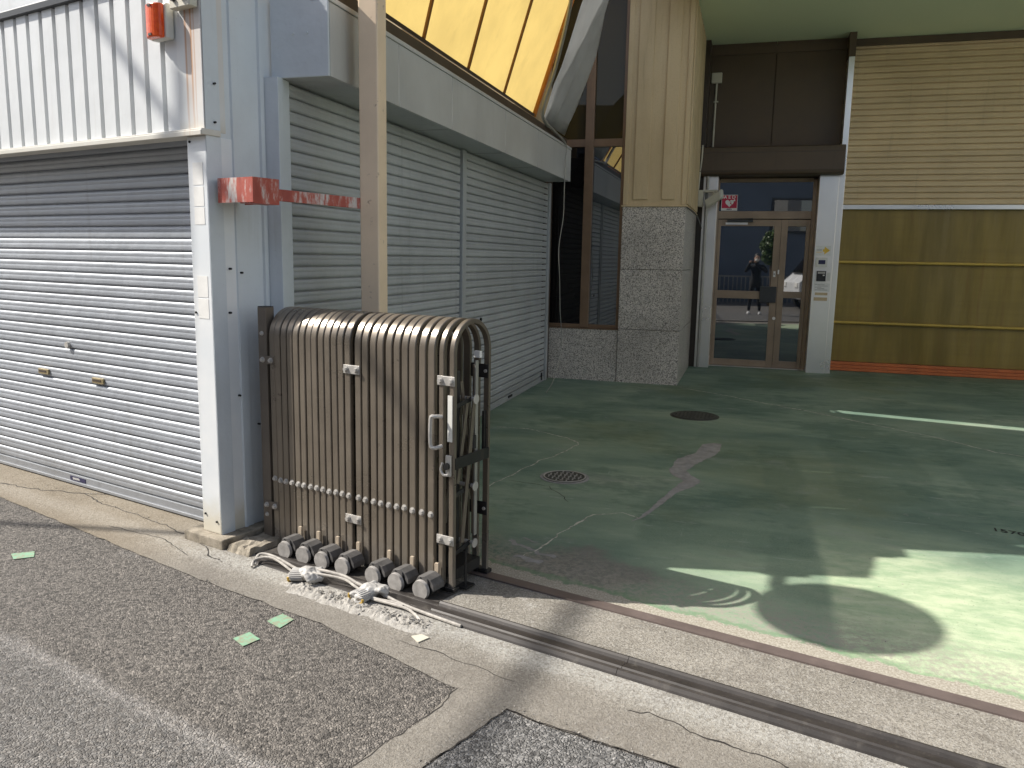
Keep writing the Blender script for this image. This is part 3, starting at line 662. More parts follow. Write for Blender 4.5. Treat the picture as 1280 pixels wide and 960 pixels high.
# ------------------------------------------------------------------ annex with the two grey shutters
ann = thing('shutter_annex', 'low grey annex with two roller shutters along the left of the yard', 'building', (-2.38, 6.6, 0))
XS = -2.40
b = MB(); b.box(-3.2, -2.44, 4.35, 9.75, 2.40, 2.74); b.box(-3.2, -2.52, 4.35, 9.75, 0, 2.40); b.build('body', MAT['fascia'], ann)
pl = [3.79, 4.62, 5.52, 6.80, 7.90, 9.38]
for i in range(5):
    b = MB(); b.box(-2.118, -2.10, pl[i] + .003, pl[i + 1] - .003, 2.39, 2.745); b.build('fascia_panel', MAT['fascia'], ann, .002)
b = MB(); b.box(-2.43, -2.1, 3.775, 3.789, 2.388, 2.77); b.build('fascia_end', MAT['grey_side'], ann, .003)
b = MB(); b.box(-2.43, -2.1, 9.381, 9.395, 2.39, 2.77); b.build('fascia_end', MAT['fascia'], ann, .003)
for yy in (2.58, 2.60):
    pass
for xx in (-2.30, -2.22):
    b = MB(); b.cyl(V(xx, 3.776, 2.60), V(xx, 3.768, 2.60), .008, 8); b.build('screw', MAT['grey_side'], ann)
b = MB(); b.box(-2.43, -2.12, 3.79, 9.38, 2.392, 2.40); 
for yy in (5.52, 6.80, 7.90): b.box(-2.40, -2.125, yy - .012, yy + .012, 2.388, 2.391)
b.build('soffit', MAT['grey_shutter'], ann)
b = MB(); b.box(-2.2, -2.092, 3.775, 9.39, 2.747, 2.772); b.build('cap_trim', MAT['fascia'], ann, .003)
b = MB(); b.box(-2.24, -2.11, 3.79, 9.2, 2.773, 2.845); b.build('dark_flashing', MAT['dark_brown'], ann, .002)
b = MB(); b.box(-2.52, -2.40, 9.39, 9.77, 0, 2.74); b.build('end_return', MAT['dark_brown'], ann)
for y0, y1, nm in ((3.74, 3.865, 'jamb'), (6.50, 6.62, 'mullion'), (9.52, 9.64, 'jamb')):
    b = MB(); b.box(XS - .06, -2.372, y0, y0 + (y1 - y0) * .42, 0, 2.39); b.box(XS - .06, -2.383, y0 + (y1 - y0) * .42, y1, 0, 2.39); b.build(nm, MAT['grey_side'] if y0 < 4 else MAT['grey_shutter'], ann, .003)
GSLAT = [(0.0, -.006), (.003, .000), (.009, .0055), (.020, .0070), (.029, .0060), (.034, .0048), (.039, .0060), (.047, .0075), (.055, .0055), (.0600, .000), (.0612, -.006), (.0618, -.018), (.068, -.018), (.0681, -.006)]
for (y0, y1, nm) in ((3.867, 6.498, 'near'), (6.622, 9.518, 'far')):
    b = MB(); b.box(XS - .05, XS - .03, y0, y1, 0, 2.39); sh2 = b.build('shutter', MAT['hole'], ann)
    slats(sh2, V(XS, y0 + .012, 0), AY, AX, y1 - y0 - .024, .07, 2.38, .0682, MAT['grey_shutter'], GSLAT, wob=.0008)
    b = MB(); b.box(XS - .012, XS + .010, y0 + .01, y1 - .01, .012, .068); b.box(XS - .012, XS + .018, y0 + .01, y1 - .01, .010, .024); b.build('bottom_bar', MAT['grey_shutter'], sh2, .002)
    if nm == 'far':
        b = MB(); b.box(XS + .010, XS + .018, 7.98, 8.12, .035, .058); b.build('handle', MAT['hole'], sh2)
        b = MB(); b.box(XS + .010, XS + .018, 9.36, 9.40, .03, .12); b.build('latch', MAT['hole'], sh2)
        b = MB(); b.cyl(V(XS, 7.05, .93), V(XS + .02, 7.05, .93), .016, 12); b.build('lock', MAT['hole'], sh2)
    else:
        b = MB(); b.cyl(V(XS, 5.2, .93), V(XS + .02, 5.2, .93), .016, 12); b.build('lock', MAT['zinc'], sh2)

# ------------------------------------------------------------------ yellow canopy
KX, KZ = -2.178, 2.895
cv = Vector((.5, -.5, 1.0))
can = thing('yellow_canopy', 'sunlit yellow sheet canopy leaning out over the yard above the grey fascia', 'canopy', (KX, 6.5, KZ))
def CP(y, t_): return V(KX, y, KZ) + cv * t_
def front(t_):                                   # leading edge of the canopy
    return V(KX, 3.94, KZ) + Vector((.5, .317, 1)) * t_
seam_y = [5.148, 6.018, 6.943, 7.94]
TT = 5.6
base_y = [3.94] + [4.30] + seam_y
nrm = cv.cross(AY).normalized()
if nrm.x > 0: nrm = -nrm
for i in range(1, len(base_y) - 1):
    y0, y1 = base_y[i], base_y[i + 1]; vs = []; fs = []; n_ = 14
    for k in range(n_ + 1):
        t_ = TT * k / n_
        f_ = front(t_).y
        a = max(CP(y0, t_).y, f_); c_ = max(CP(y1, t_).y, f_)
        for q in range(5):
            yy = a + (c_ - a) * q / 4; p = V(KX + .5 * t_, yy, KZ + t_)
            vs.append(p + nrm * .012 * math.sin(math.pi * q / 4))
    for k in range(n_):
        for q in range(4): fs.append((k * 5 + q, k * 5 + q + 1, (k + 1) * 5 + q + 1, (k + 1) * 5 + q))
    b = MB(); b.add(vs, fs, True); b.build('panel', MAT['yellow'], can)
def wedge(y0):
    vs = []; fs = []
    for k in range(9):
        t_ = .33 * k / 8 / .817
        vs += [V(KX + .5 * t_, front(t_).y, KZ + t_), V(KX + .5 * t_, max(front(t_).y, CP(y0, t_).y), KZ + t_)]
    for k in range(8): fs.append((2 * k, 2 * k + 1, 2 * k + 3, 2 * k + 2))
    b = MB(); b.add(vs, fs, True); b.build('panel', MAT['yellow'], can)
wedge(4.30)
for y0 in seam_y[:-1]:
    t1 = min(TT, (y0 - 3.94) / .817)
    b = MB(); b.obox(CP(y0, 0) - AY * .014 - nrm * .018, cv * t1, AY * .028, nrm * .016); b.build('seam', MAT['seam'], can)
    b = MB(); b.obox(CP(y0, 0) + AY * .028 - nrm * .006, cv * t1, AY * .006, nrm * .004); b.build('stitch', MAT['seam'], can)
t1 = min(TT, (7.94 - 3.94) / .817)
b = MB(); b.obox(CP(7.94, 0) - AY * .01 - nrm * .02, cv * t1, AY * .075, nrm * .03); b.build('edge_trim', MAT['edge_trim'], can)
b = MB(); b.obox(CP(4.2, 0) - nrm * .02, Vector((0, 3.78, 0)), cv * .02, nrm * .03); b.build('base_trim', MAT['dark_brown'], can)

# white crinkled sheet closing the gap beside the canopy
vs = []; fs = []; nu, nv = 14, 40
for k in range(nv + 1):
    t_ = -.02 + 6.2 * k / nv
    y0 = 7.94 + .21 - .5 * t_
    if t_ < 1.3: y1 = 9.12 + .15 * math.sin(t_ * 3.0) - .45 * t_ - .12 * t_ * t_
    else: y1 = 9.12 + .15 * math.sin(3.9) - .585 - .2028 + (t_ - 1.3) * .55
    y1 = max(y1, y0 + .25)
    if t_ > 1.6: y1 = max(y1, 9.72)  # unseen upper part widened to block sun from the yard
    for q in range(nu + 1):
        yy = y0 + (y1 - y0) * q / nu; p = V(KX + .5 * t_ + .06, yy, KZ + t_)
        p += nrm * (.035 * mnoise.noise(V(yy * 4, t_ * 2.3, 3)) + .018 * mnoise.noise(V(yy * 11, t_ * 5, 8)))
        vs.append(p)
for k in range(nv):
    for q in range(nu): fs.append((k * (nu + 1) + q, k * (nu + 1) + q + 1, (k + 1) * (nu + 1) + q + 1, (k + 1) * (nu + 1) + q))
b = MB(); b.add(vs, fs, True); o = b.build('white_sheet', MAT['tarp']); tag(o, 'crinkled white plastic sheet filling the gap between yellow canopy and window', 'sheet')
sm = o.modifiers.new('thick', 'SOLIDIFY'); sm.thickness = .002
# cable down from the canopy, over the fascia end and down to the floor
cp = [(-1.45, 6.62, 4.25), (-1.634, 7.19, 3.842), (-1.702, 7.385, 3.707), (-1.809, 7.59, 3.494), (-1.933, 7.786, 3.245), (-2.042, 7.895, 3.027), (-2.085, 7.97, 2.908), (-2.08, 8.14, 2.845), (-2.075, 8.52, 2.815), (-2.082, 9.06, 2.76), (-2.08, 9.04, 2.6), (-2.085, 9.03, 2.33), (-2.08, 9.0, 1.97), (-2.09, 8.86, 1.62), (-2.07, 8.86, 1.26), (-2.08, 8.97, .9), (-2.07, 9.06, .5), (-2.09, 8.8, .15), (-2.12, 8.55, .02)]
def smooth(pts, k=4):
    P = [Vector(p) for p in pts]; out = []
    for i in range(len(P) - 1):
        a, b_, c_, d_ = P[max(i - 1, 0)], P[i], P[i + 1], P[min(i + 2, len(P) - 1)]
        for j in range(k):
            t_ = j / k; out.append(.5 * ((2 * b_) + (c_ - a) * t_ + (2 * a - 5 * b_ + 4 * c_ - d_) * t_ ** 2 + (3 * b_ - a - 3 * c_ + d_) * t_ ** 3))
    return out + [P[-1]]
P = smooth(cp)
o = MB().tube(P, [.019 if i < 30 else (.012 if i < 36 else .0045) for i in range(len(P))], 7).build('hanging_cable', MAT['pipe'])
tag(o, 'thin cable hanging over the far end of the grey fascia down to the yard', 'cable')

# tan post
t = thing('tan_post', 'square tan painted steel post standing behind the folded gate', 'post', (-1.972, 4.006, 0))
b = MB(); b.box(-2.027, -1.917, 3.952, 4.06, .012, 3.30); b.build('shaft', MAT['tan_post'], t, .008, 3)
b = MB(); b.box(-2.09, -1.855, 3.89, 4.12, .009, .018); b.build('base_plate', MAT['tan_post'], t)
b = MB(); b.box(-2.05, -1.89, 3.93, 4.08, 3.301, 3.32); b.build('cap', MAT['tan_post'], t)

# ------------------------------------------------------------------ folding gate
gate = thing('folding_gate', 'bronze accordion gate folded together at the edge of the yard', 'gate', GG(.55, -.145, 0))
HW, DEP, TOP, TH = .0185, .29, 1.232, .02
def hoop_mesh(s, lean=0.0, hw=HW):
    """inverted U of rectangular bar"""
    b = MB(); r = DEP / 2; path = []
    path.append((0.0, .03)); path.append((0.0, .5))
    for k in range(33):
        th = math.pi - math.pi * k / 32; path.append((-(r) + r * math.cos(math.pi - th) , TOP - r + r * math.sin(th)))
    path.append((-DEP, .5)); path.append((-DEP, .03))
    vs = []; n = len(path)
    for i, (q, z) in enumerate(path):
        a = path[max(i - 1, 0)]; c_ = path[min(i + 1, n - 1)]
        tq, tz = c_[0] - a[0], c_[1] - a[1]; L = math.hypot(tq, tz); nq, nz = -tz / L, tq / L     # points outwards (street side up front)
        if i <= 1: nq, nz = 1, 0
        if i >= n - 2: nq, nz = -1, 0
        if (nq * (q + r) + nz * (z - (TOP - r))) < 0 and 1 < i < n - 2: nq, nz = -nq, -nz
        ch = .0035
        for ds, dn in ((-hw, -TH), (hw, -TH), (hw, -ch), (hw - ch, 0), (-hw + ch, 0), (-hw, -ch)):
            vs.append(GG(s + ds + lean * z, q + nq * dn, z + nz * dn))
    fs = []
    for i in range(n - 1):
        for k in range(6): fs.append((i * 6 + k, i * 6 + (k + 1) % 6, (i + 1) * 6 + (k + 1) % 6, (i + 1) * 6 + k))
    fs += [(5, 4, 3, 2, 1, 0), tuple((n - 1) * 6 + k for k in range(6))]
    b.add(vs, fs, True); return b
hs = [1.116, 1.075, 1.036, .992, .948, .908, .861, .819, .777, .734, .689, .647, .605, .542, .498, .447, .403, .354, .307, .261, .214, .160, .109]
def gbolt(s, n, z, parent, r=.0125, h_=.013, mat='zinc'):
    b = MB(); b.cyl(GG(s, n, z), GG(s, n + h_ * .25, z), r * 1.25, 10); b.cyl(GG(s, n + h_ * .25, z), GG(s, n + h_, z), r, 6, r * .8, smooth=False); return b.build('bolt', MAT[mat], parent)
for s0 in hs:
    hp = hoop_mesh(s0, rnd.uniform(-.0035, .0035)).build('hoop', MAT['gate'], gate)
    gbolt(s0 - .002, 0.0, .352 + rnd.uniform(-.003, .003), hp)
for s0 in (.052, -.004):
    hp = hoop_mesh(s0, 0, .0135).build('hoop', MAT['gate'], gate, label='wider end hoop of the folded gate')
    for n0 in (-.012, -DEP + .012):
        MB().fbox(GG, s0 - .026, s0 + .026, n0 - .022, n0 + .022, .012, .03).build('foot', MAT['gate_dark'], hp, .003)
# hinge plates joining hoops and post
for s0, s1, z0 in ((.052, -.004, .968), (.052, -.004, .248), (.605, .542, .969), (.605, .542, .240), (1.175, 1.116, .967), (1.175, 1.116, .205)):
    hpz = MB().fbox(GG, s1 - .019, s0 + .019, .001, .006, z0 - .021, z0 + .021).build('hinge_plate', MAT['zinc'] if s0 < 1.1 else MAT['gate_post'], gate, .002)
    gbolt(s0, .006, z0, hpz, .012, .014); gbolt(s1, .006, z0, hpz, .012, .014)
# dark plates joining the rear feet of the end hoops
for z0 in (.985, .33):
    hpz = MB().fbox(GG, -.018, .08, -DEP + .021, -DEP + .026, z0 - .032, z0 + .032).build('inner_plate', MAT['gate_dark'], gate, .002)
    for q in (.052, -.004):
        b = MB(); b.cyl(GG(q, -DEP + .026, z0), GG(q, -DEP + .032, z0), .008, 10); b.build('rivet', MAT['zinc'], hpz)
# lattice of diagonal bars inside the folded gate
def bar(p0, p1, wd, th, name, mat, parent, bev=.001):
    p0 = Vector(p0); p1 = Vector(p1); d_ = p1 - p0; a = d_.cross(S).normalized() * wd; c_ = S * th
    return MB().obox(p0 - a / 2 - c_ / 2, d_, a, c_).build(name, MAT[mat], parent, bev)
for k, s0 in enumerate([.03 + .042 * i for i in range(26)]):
    if k % 2: bar(GG(s0, -.06, .30), GG(s0, -.17, .92), .022, .006, 'lattice_bar', 'gate', gate)
    else: bar(GG(s0, -.235, .28), GG(s0, -.12, .95), .022, .006, 'lattice_bar', 'gate', gate)
bar(GG(-.012, -.075, .22), GG(-.012, -.165, .885), .024, .007, 'lattice_bar', 'gate', gate)
bar(GG(-.004, -.05, .5), GG(-.004, -.125, .885), .02, .006, 'lattice_bar', 'gate', gate)
bar(GG(-.0, -.195, .22), GG(-.0, -.195, 1.04), .022, .008, 'inner_upright', 'pipe', gate)
bar(GG(.02, -.215, .22), GG(.02, -.215, 1.02), .03, .01, 'inner_upright', 'gate', gate)
bar(GG(.035, -.10, .20), GG(.035, -.10, 1.0), .02, .01, 'inner_upright', 'gate_dark', gate)
for z0 in (.872, .47, .20):
    b = MB(); b.cyl(GG(.06, -.15, z0), GG(-.028, -.15, z0), .009, 10); b.cyl(GG(-.028, -.15, z0), GG(-.032, -.15, z0), .022, 14); b.build('pivot_pin', MAT['zinc'], gate)
    bar(GG(-.004, -.03, z0 - .02), GG(-.004, -.15, z0), .02, .008, 'pivot_arm', 'gate_dark', gate)
bar(GG(-.018, -.01, .60), GG(-.018, -.275, .602), .052, .006, 'cross_channel', 'gate_dark', gate)
bar(GG(.0, -.262, .62), GG(.0, -.262, .80), .02, .012, 'catch', 'gate_dark', gate)
b = MB(); b.cyl(GG(-.002, -.17, .64), GG(-.002, -.17, .70), .016, 8); b.build('catch', MAT['gate_dark'], gate)
b = MB(); b.fbox(GG, -.002, .03, -.235, -.215, 1.05, 1.08); b.build('name_tag', MAT['paper'], gate)
b = MB(); b.fbox(GG, .0, 1.0, -.24, -.05, .05, .10); b.build('bottom_channel', MAT['gate_dark'], gate)
b = MB(); b.cyl(GG(-.03, -.08, .01), GG(-.03, -.08, .19), .006, 8); b.fbox(GG, -.055, .0, -.12, -.05, .012, .02); b.build('drop_bolt', MAT['gate_dark'], gate)
structure(poly_sheet('soil_gap', [tuple(GG(s_, n_, 0)[:2]) for s_, n_ in ((1.34, .02), (1.30, .16), (1.15, .19), (1.0, .13), (.4, .125), (-.02, .12), (-.02, .01), (.6, -.02))], .0062, MAT['soil'], .012, .04))
# pull handle, latch and paper on the end columns
hd = MB().tube(smooth([GG(.045, .004, .808), GG(.06, .04, .812), GG(.075, .045, .80), GG(.076, .045, .69), GG(.06, .04, .672), GG(.045, .004, .676)], 4), .009, 8).build('pull_handle', MAT['zinc'], gate)
b = MB(); b.fbox(GG, -.010, .014, .0005, .004, .70, .905); b.build('notice_strip', MAT['offwhite'], gate)
lt = MB().fbox(GG, -.008, .020, .001, .012, .545, .640).build('latch', MAT['zinc'], gate, .003)
b = MB(); b.cyl(GG(.008, .012, .592), GG(.008, .026, .592), .015, 12); b.build('latch_knob', MAT['gate_dark'], lt)
b = MB(); b.tube(smooth([GG(.030, .018, .605), GG(.038, .02, .575), GG(.024, .02, .553), GG(.0, .018, .553)], 4), .006, 7); b.build('latch_hook', MAT['zinc'], lt)
# casters along the street side
for k_, s0 in enumerate((.935, .808, .678, .543, .349, .212, .071)):
    zc = .046; tw = rnd.uniform(-.006, .006)
    def CC(u, n_, z_): return GG(s0 - u - tw * n_ * 8, n_, zc + z_)
    out = ((-.044, -.022), (-.042, .022), (-.025, .050), (.010, .055), (.038, .042), (.056, .018), (.058, -.006))
    inn = ((.046, -.006), (.033, .024), (.008, .038), (-.016, .036), (-.032, .014), (-.034, -.022))
    cs = MB().prism([CC(u, .022, z_) for u, z_ in out + inn], CC(0, .098, 0) - CC(0, .022, 0)).build('caster', MAT['caster'], gate, .002)
    MB().prism([CC(u, .0985, z_) for u, z_ in ((-.0435, -.020), (-.0415, .0215), (-.0245, .0495), (.0095, .0545), (.026, .044), (.030, .012), (.022, -.01))], N * .006).build('caster_face', MAT['caster'], cs, .002)
    b = MB(); b.prism([CC(u, .010, z_) for u, z_ in ((.002, .02), (.000, .086), (.004, .092), (.020, .092), (.024, .086), (.022, .02))], N * .012); b.build('caster_tab', MAT['tab'], cs, .002)
    b = MB(); b.cyl(CC(-.004, .1047, -.006), CC(-.004, .120, -.006), .0445, 28, .042); b.build('hub_disc', MAT['caster_disc'], cs)
    b = MB(); b.cyl(CC(.012, .03, -.008), CC(.012, .090, -.008), .030, 20); b.build('wheel', MAT['rubber'], cs)
    b = MB(); b.cyl(CC(-.010, .1047, .045), CC(-.010, .1062, .045), .0045, 8); b.build('screw', MAT['hole'], cs)
    MB().fbox(GG, s0 - .010, s0 + .012, .085, .118, .008, .016).build('guide_foot', MAT['zinc'], cs)
# gate post
t = thing('gate_post', 'brown square post beside the grey side wall that the gate is hinged on', 'post', GG(1.175, -.02, 0))
MB().fbox(GG, 1.152, 1.212, -.055, 0, 0, 1.232).build('shaft', MAT['gate_post'], t, .003)
MB().fbox(GG, 1.1535, 1.2105, -.0535, -.0015, 1.2325, 1.236).build('cap', MAT['gate_dark'], t)
for z0 in (1.10, .15):
    gbolt(1.183, 0, z0, t, .010, .010)

# rope, gloves and rubble in front of the wheels
def cordpts(off, dz):
    base = [(-2.215, 3.185, .012), (-2.235, 3.245, .035), (-2.13, 3.24, .045), (-1.94, 3.16, .02), (-1.87, 3.14, .05), (-1.71, 3.125, .05), (-1.6, 3.07, .045), (-1.5, 3.04, .03), (-1.38, 3.012, .02), (-1.24, 2.952, .012), (-1.05, 2.885, .012)]
    return smooth([V(x + off * .3 * math.sin(i * 1.7), y - off + .01 * math.sin(i * 2.1 + off * 90), z + dz * (i % 2)) for i, (x, y, z) in enumerate(base)], 5)
t = thing('white_rope', 'pale dusty rope lying along the gate wheels', 'rope', (-1.8, 3.1, 0))
MB().tube(cordpts(0, .004), .007, 7).build('strand', MAT['cord'], t)
MB().tube(cordpts(.03, -.004)[:42], .006, 7).build('strand', MAT['cord'], t)
MB().tube(smooth([V(-1.52, 3.0, .02), V(-1.34, 2.965, .02), V(-1.27, 2.93, .014), V(-1.225, 2.885, .012)], 5), .006, 7).build('strand', MAT['cord'], t)
def blob(pts, seed, amp):
    """crumpled cloth lump from overlapping lobes, one skin by remesh"""
    b = MB()
    for c, r, sc_ in pts: b.sphere(c, r, 14, sc_)
    return b
def glove(c, lab, rot, seed):
    t = thing('work_glove', lab, 'glove', c, 'white cotton work gloves on the rope')
    cr, sr = math.cos(rot), math.sin(rot)
    def L(x, y, z): return V(c[0] + x * cr - y * sr, c[1] + x * sr + y * cr, c[2] + z)
    b = MB()
    b.sphere(L(0, 0, .035), .045, 14, (1.05, .95, .75)); b.sphere(L(-.03, -.035, .028), .034, 12, (1, 1.1, .8))
    for k in range(4):
        a = -.55 + k * .36
        b.tube([L(.02, -.02 + k * .018, .04), L(.055 + .01 * (k % 2), -.03 + k * .022, .05 - .006 * k), L(.075, -.025 + k * .02, .03), L(.07, -.02 + k * .016, .014)], [.015, .0145, .013, .009], 8)
    b.tube([L(-.01, .03, .04), L(.02, .058, .045), L(.045, .06, .03)], [.016, .014, .010], 8)
    o = b.build('glove_body', MAT['glove'], t)
    rm = o.modifiers.new('r', 'REMESH'); rm.mode = 'VOXEL'; rm.voxel_size = .004; rm.use_smooth_shade = True
    tex = bpy.data.textures.new('crumple', 'CLOUDS'); tex.noise_scale = .018; tex.noise_depth = 2
    dm = o.modifiers.new('d', 'DISPLACE'); dm.texture = tex; dm.strength = .008; dm.texture_coords = 'GLOBAL'; dm.mid_level = .5
    b = MB()                                     # ribbed knitted cuff, squashed and folded shut
    vs = []; fs = []; nn = 48
    ax = L(-.045, -.05, 0) - V(c[0], c[1], c[2]); ax.z = 0; ax.normalize(); sd = V(-ax.y, ax.x, 0)
    rows = [(0.015, .036), (.028, .037), (.045, .038), (.062, .039), (.074, .038), (.079, .030), (.076, .012), (.07, .0)]
    for k in range(nn):
        th = 2 * math.pi * k / nn
        for d_, rr in rows:
            r2 = rr + (.0022 if k % 2 else -.0022) * (rr > .02)
            vs.append(V(*c) + ax * (d_ + .004 * math.sin(3 * th)) + sd * r2 * math.cos(th) * 1.12 + AZ * (.028 + r2 * .68 * math.sin(th)))
    m_ = len(rows)
    for k in range(nn):
        for j in range(m_ - 1): a = k * m_ + j; c2 = ((k + 1) % nn) * m_ + j; fs.append((a, c2, c2 + 1, a + 1))
    b.add(vs, fs, True); b.build('ribbed_cuff', MAT['glove'], t)
    b = MB(); pts = [V(*c) + ax * .078 + sd * .041 * math.cos(x) * 1.1 + AZ * (.027 + .028 * math.sin(x)) for x in [math.pi * (.9 + 1.15 * k / 14) for k in range(15)]]
    b.tube(pts, .0055, 7); b.build('yellow_hem', MAT['hem'], t)
glove((-1.888, 3.118, .004), 'white cotton glove with a yellow hem in front of the second gate wheel', R(-35), 1)
glove((-1.532, 3.035, .004), 'white cotton glove with a ribbed cuff in front of the fifth gate wheel', R(20), 2)
b = MB(); rq = random.Random(3)
for i in range(420):
    u = rq.random(); x = -1.76 + u * .58; yc = 3.005 - (x + 1.76) * .26; y = yc + rq.gauss(0, .032) * (1 - .25 * abs(u - .5)); r = rq.uniform(.003, .010) * (1.25 if rq.random() < .08 else 1)
    z = .004 + max(0, .016 - abs(y - yc) * .3) * rq.random()
    pts = [V(x, y, z) + Vector((rq.uniform(-1, 1), rq.uniform(-1, 1), rq.uniform(-.6, .8))).normalized() * r for _ in range(6)]
    b.add(pts, [(0, 1, 2), (0, 2, 3), (0, 3, 4), (0, 4, 1), (5, 2, 1), (5, 3, 2), (5, 4, 3), (5, 1, 4)])
o = stuff(b.build('mortar_rubble', MAT['rubble'])); tag(o, 'strip of crumbled white mortar beside the rope', 'rubble')
vs = []; fs = []; nu, nv = 150, 20
for i in range(nu + 1):
    for j in range(nv + 1):
        u = i / nu; x = -2.0 + u * .86; yc = 3.068 - (x + 2.0) * .27; y = yc + (j / nv - .5) * (.15 if u > .1 else .06)
        e = min(1, min(u, 1 - u) * 10) * math.sin(math.pi * j / nv)
        vs.append(V(x + .01 * mnoise.noise(V(x * 20, y * 20, 2)), y + .015 * mnoise.noise(V(x * 13, y * 13, 5)), .0025 + e * (.012 + .012 * mnoise.noise(V(x * 18, y * 18, 0)) + .011 * mnoise.noise(V(x * 55, y * 55, 1)) + .008 * mnoise.noise(V(x * 120, y * 120, 1)))))
for i in range(nu):
    for j in range(nv): a = i * (nv + 1) + j; fs.append((a, a + nv + 1, a + nv + 2, a + 1))
structure(MB().add(vs, fs, True).build('mortar_bed', MAT['rubble']))
b = MB(); rq = random.Random(21)
def grain(x, y, z, r_):
    pts = [V(x, y, z) + Vector((rq.uniform(-1, 1), rq.uniform(-1, 1), rq.uniform(-.4, .8))).normalized() * r_ for _ in range(5)]
    b.add(pts, [(0, 1, 2), (0, 2, 3), (0, 3, 1), (4, 2, 1), (4, 3, 2), (4, 1, 3)])
lines = [((-4.6, 3.86), (-3.75, 3.90)), ((-3.9, 3.86), (-2.75, 3.42)), ((-2.36, 2.97), (-.905, 2.45)), ((-.84, 2.01), (-.70, 2.39)), ((-.70, 2.39), (-.1, 2.24)), ((-2.8, 3.30), (-2.2, 3.12)), ((-1.2, 2.97), (.5, 2.5)), ((-1.15, 3.40), (.9, 2.84))]
for i in range(520):
    p_, q_ = lines[i % len(lines)]; u = rq.random()
    grain(p_[0] + (q_[0] - p_[0]) * u + rq.gauss(0, .025), p_[1] + (q_[1] - p_[1]) * u + rq.gauss(0, .022), .0055, rq.uniform(.0015, .0045) * (1.7 if rq.random() < .05 else 1))
for i in range(260): grain(rq.uniform(-1.1, 1.5), rq.uniform(2.95, 6.5), .010, rq.uniform(.0015, .004))
o = stuff(b.build('grit', MAT['rubble'])); tag(o, 'loose grit along the joints and cracks of the concrete', 'grit')
o = poly_sheet('drain_chip', [(-1.21, 2.758), (-1.177, 2.784), (-1.136, 2.769), (-1.162, 2.718)], .005, MAT['ivory'], .003, .02, .004); tag(o, 'small cream tile chip set in the concrete by the rail end', 'tile')

# ------------------------------------------------------------------ main building
mb_ = thing('main_building', 'beige and granite building at the back of the yard with a recessed entrance', 'building', (0, 9.75, 0))
# granite panels
def gran(x0, x1, y0, y1, z0, z1): return MB().box(x0, x1, y0, y1, z0, z1).build('granite_panel', MAT['granite'], mb_, .003)
for z0, z1 in ((0.0, .661), (.667, 1.386), (1.392, 2.125)):
    gran(-1.53, -.79, 9.75, 9.79, z0, z1)
gran(-2.42, -1.536, 9.765, 9.80, 0, .645)
for y0, y1 in ((9.793, 10.85), (10.855, 11.60)):
    for z0, z1 in ((0.0, .661), (.667, 1.386), (1.392, 2.125)):
        gran(-.83, -.79, y0, y1, z0, z1)
b = MB(); b.box(-1.52, -.84, 9.80, 11.9, .01, 4.45); b.box(-.80, -.716, 11.66, 12.3, .01, 4.449); b.build('column_core', MAT['dark_brown'], mb_)
b = MB(); b.box(-1.545, -.775, 9.735, 11.6, 2.127, 2.145); b.build('ledge', MAT['stucco'], mb_, .003)
# ribbed column cladding
b = MB(); b.box(-1.53, -.79, 9.76, 9.798, 2.146, 7.5); b.box(-.838, -.79, 9.80, 11.6, 2.146, 4.44); b.build('column_cladding', MAT['stucco'], mb_)
for x0, x1 in ((-1.41, -1.235), (-1.075, -.925)):
    MB().box(x0, x1, 9.742, 9.7595, 2.21, 7.4).build('column_rib', MAT['stucco'], mb_, .004)
for x0, x1 in ((-1.53, -1.47), (-.845, -.79)):
    MB().box(x0, x1, 9.748, 9.7595, 2.15, 7.4).build('column_rib', MAT['stucco'], mb_, .004)
for k in range(7):
    y0 = 9.80 + k * .25; MB().box(-.7895, -.768, y0, y0 + .15, 2.16, 4.43).build('column_rib', MAT['stucco'], mb_, .004)
# window wall left of the column
b = MB(); b.box(-2.46, -1.531, 9.90, 9.96, .6, 7.5); b.build('dark_room', MAT['hole'], mb_)
def frame(x0, x1, z0, z1, y=9.80): return MB().box(x0, x1, y, y + .07, z0, z1).build('window_frame', MAT['bronze'], mb_, .004)
frame(-2.02, -1.915, .66, 7.5, 9.79)
frame(-1.572, -1.5305, .66, 7.5, 9.795)
frame(-2.452, -2.021, 2.835, 2.925); frame(-1.914, -1.573, 2.835, 2.925)
frame(-2.452, -2.021, .655, .70); frame(-1.914, -1.573, .655, .70)
MB().box(-2.46, -1.531, 9.755, 9.83, .646, .6545).build('window_sill', MAT['bronze'], mb_, .002)
for x0, x1, z0, z1, gm in ((-2.45, -2.022, .702, 2.833, 'glass_black'), (-1.913, -1.574, .702, 2.833, 'glass'), (-2.45, -2.022, 2.927, 7.4, 'glass_canopy_tint'), (-1.913, -1.574, 2.927, 7.4, 'glass_canopy_tint')):
    MB().box(x0, x1, 9.835, 9.845, z0, z1).build('window_pane', MAT[gm], mb_)
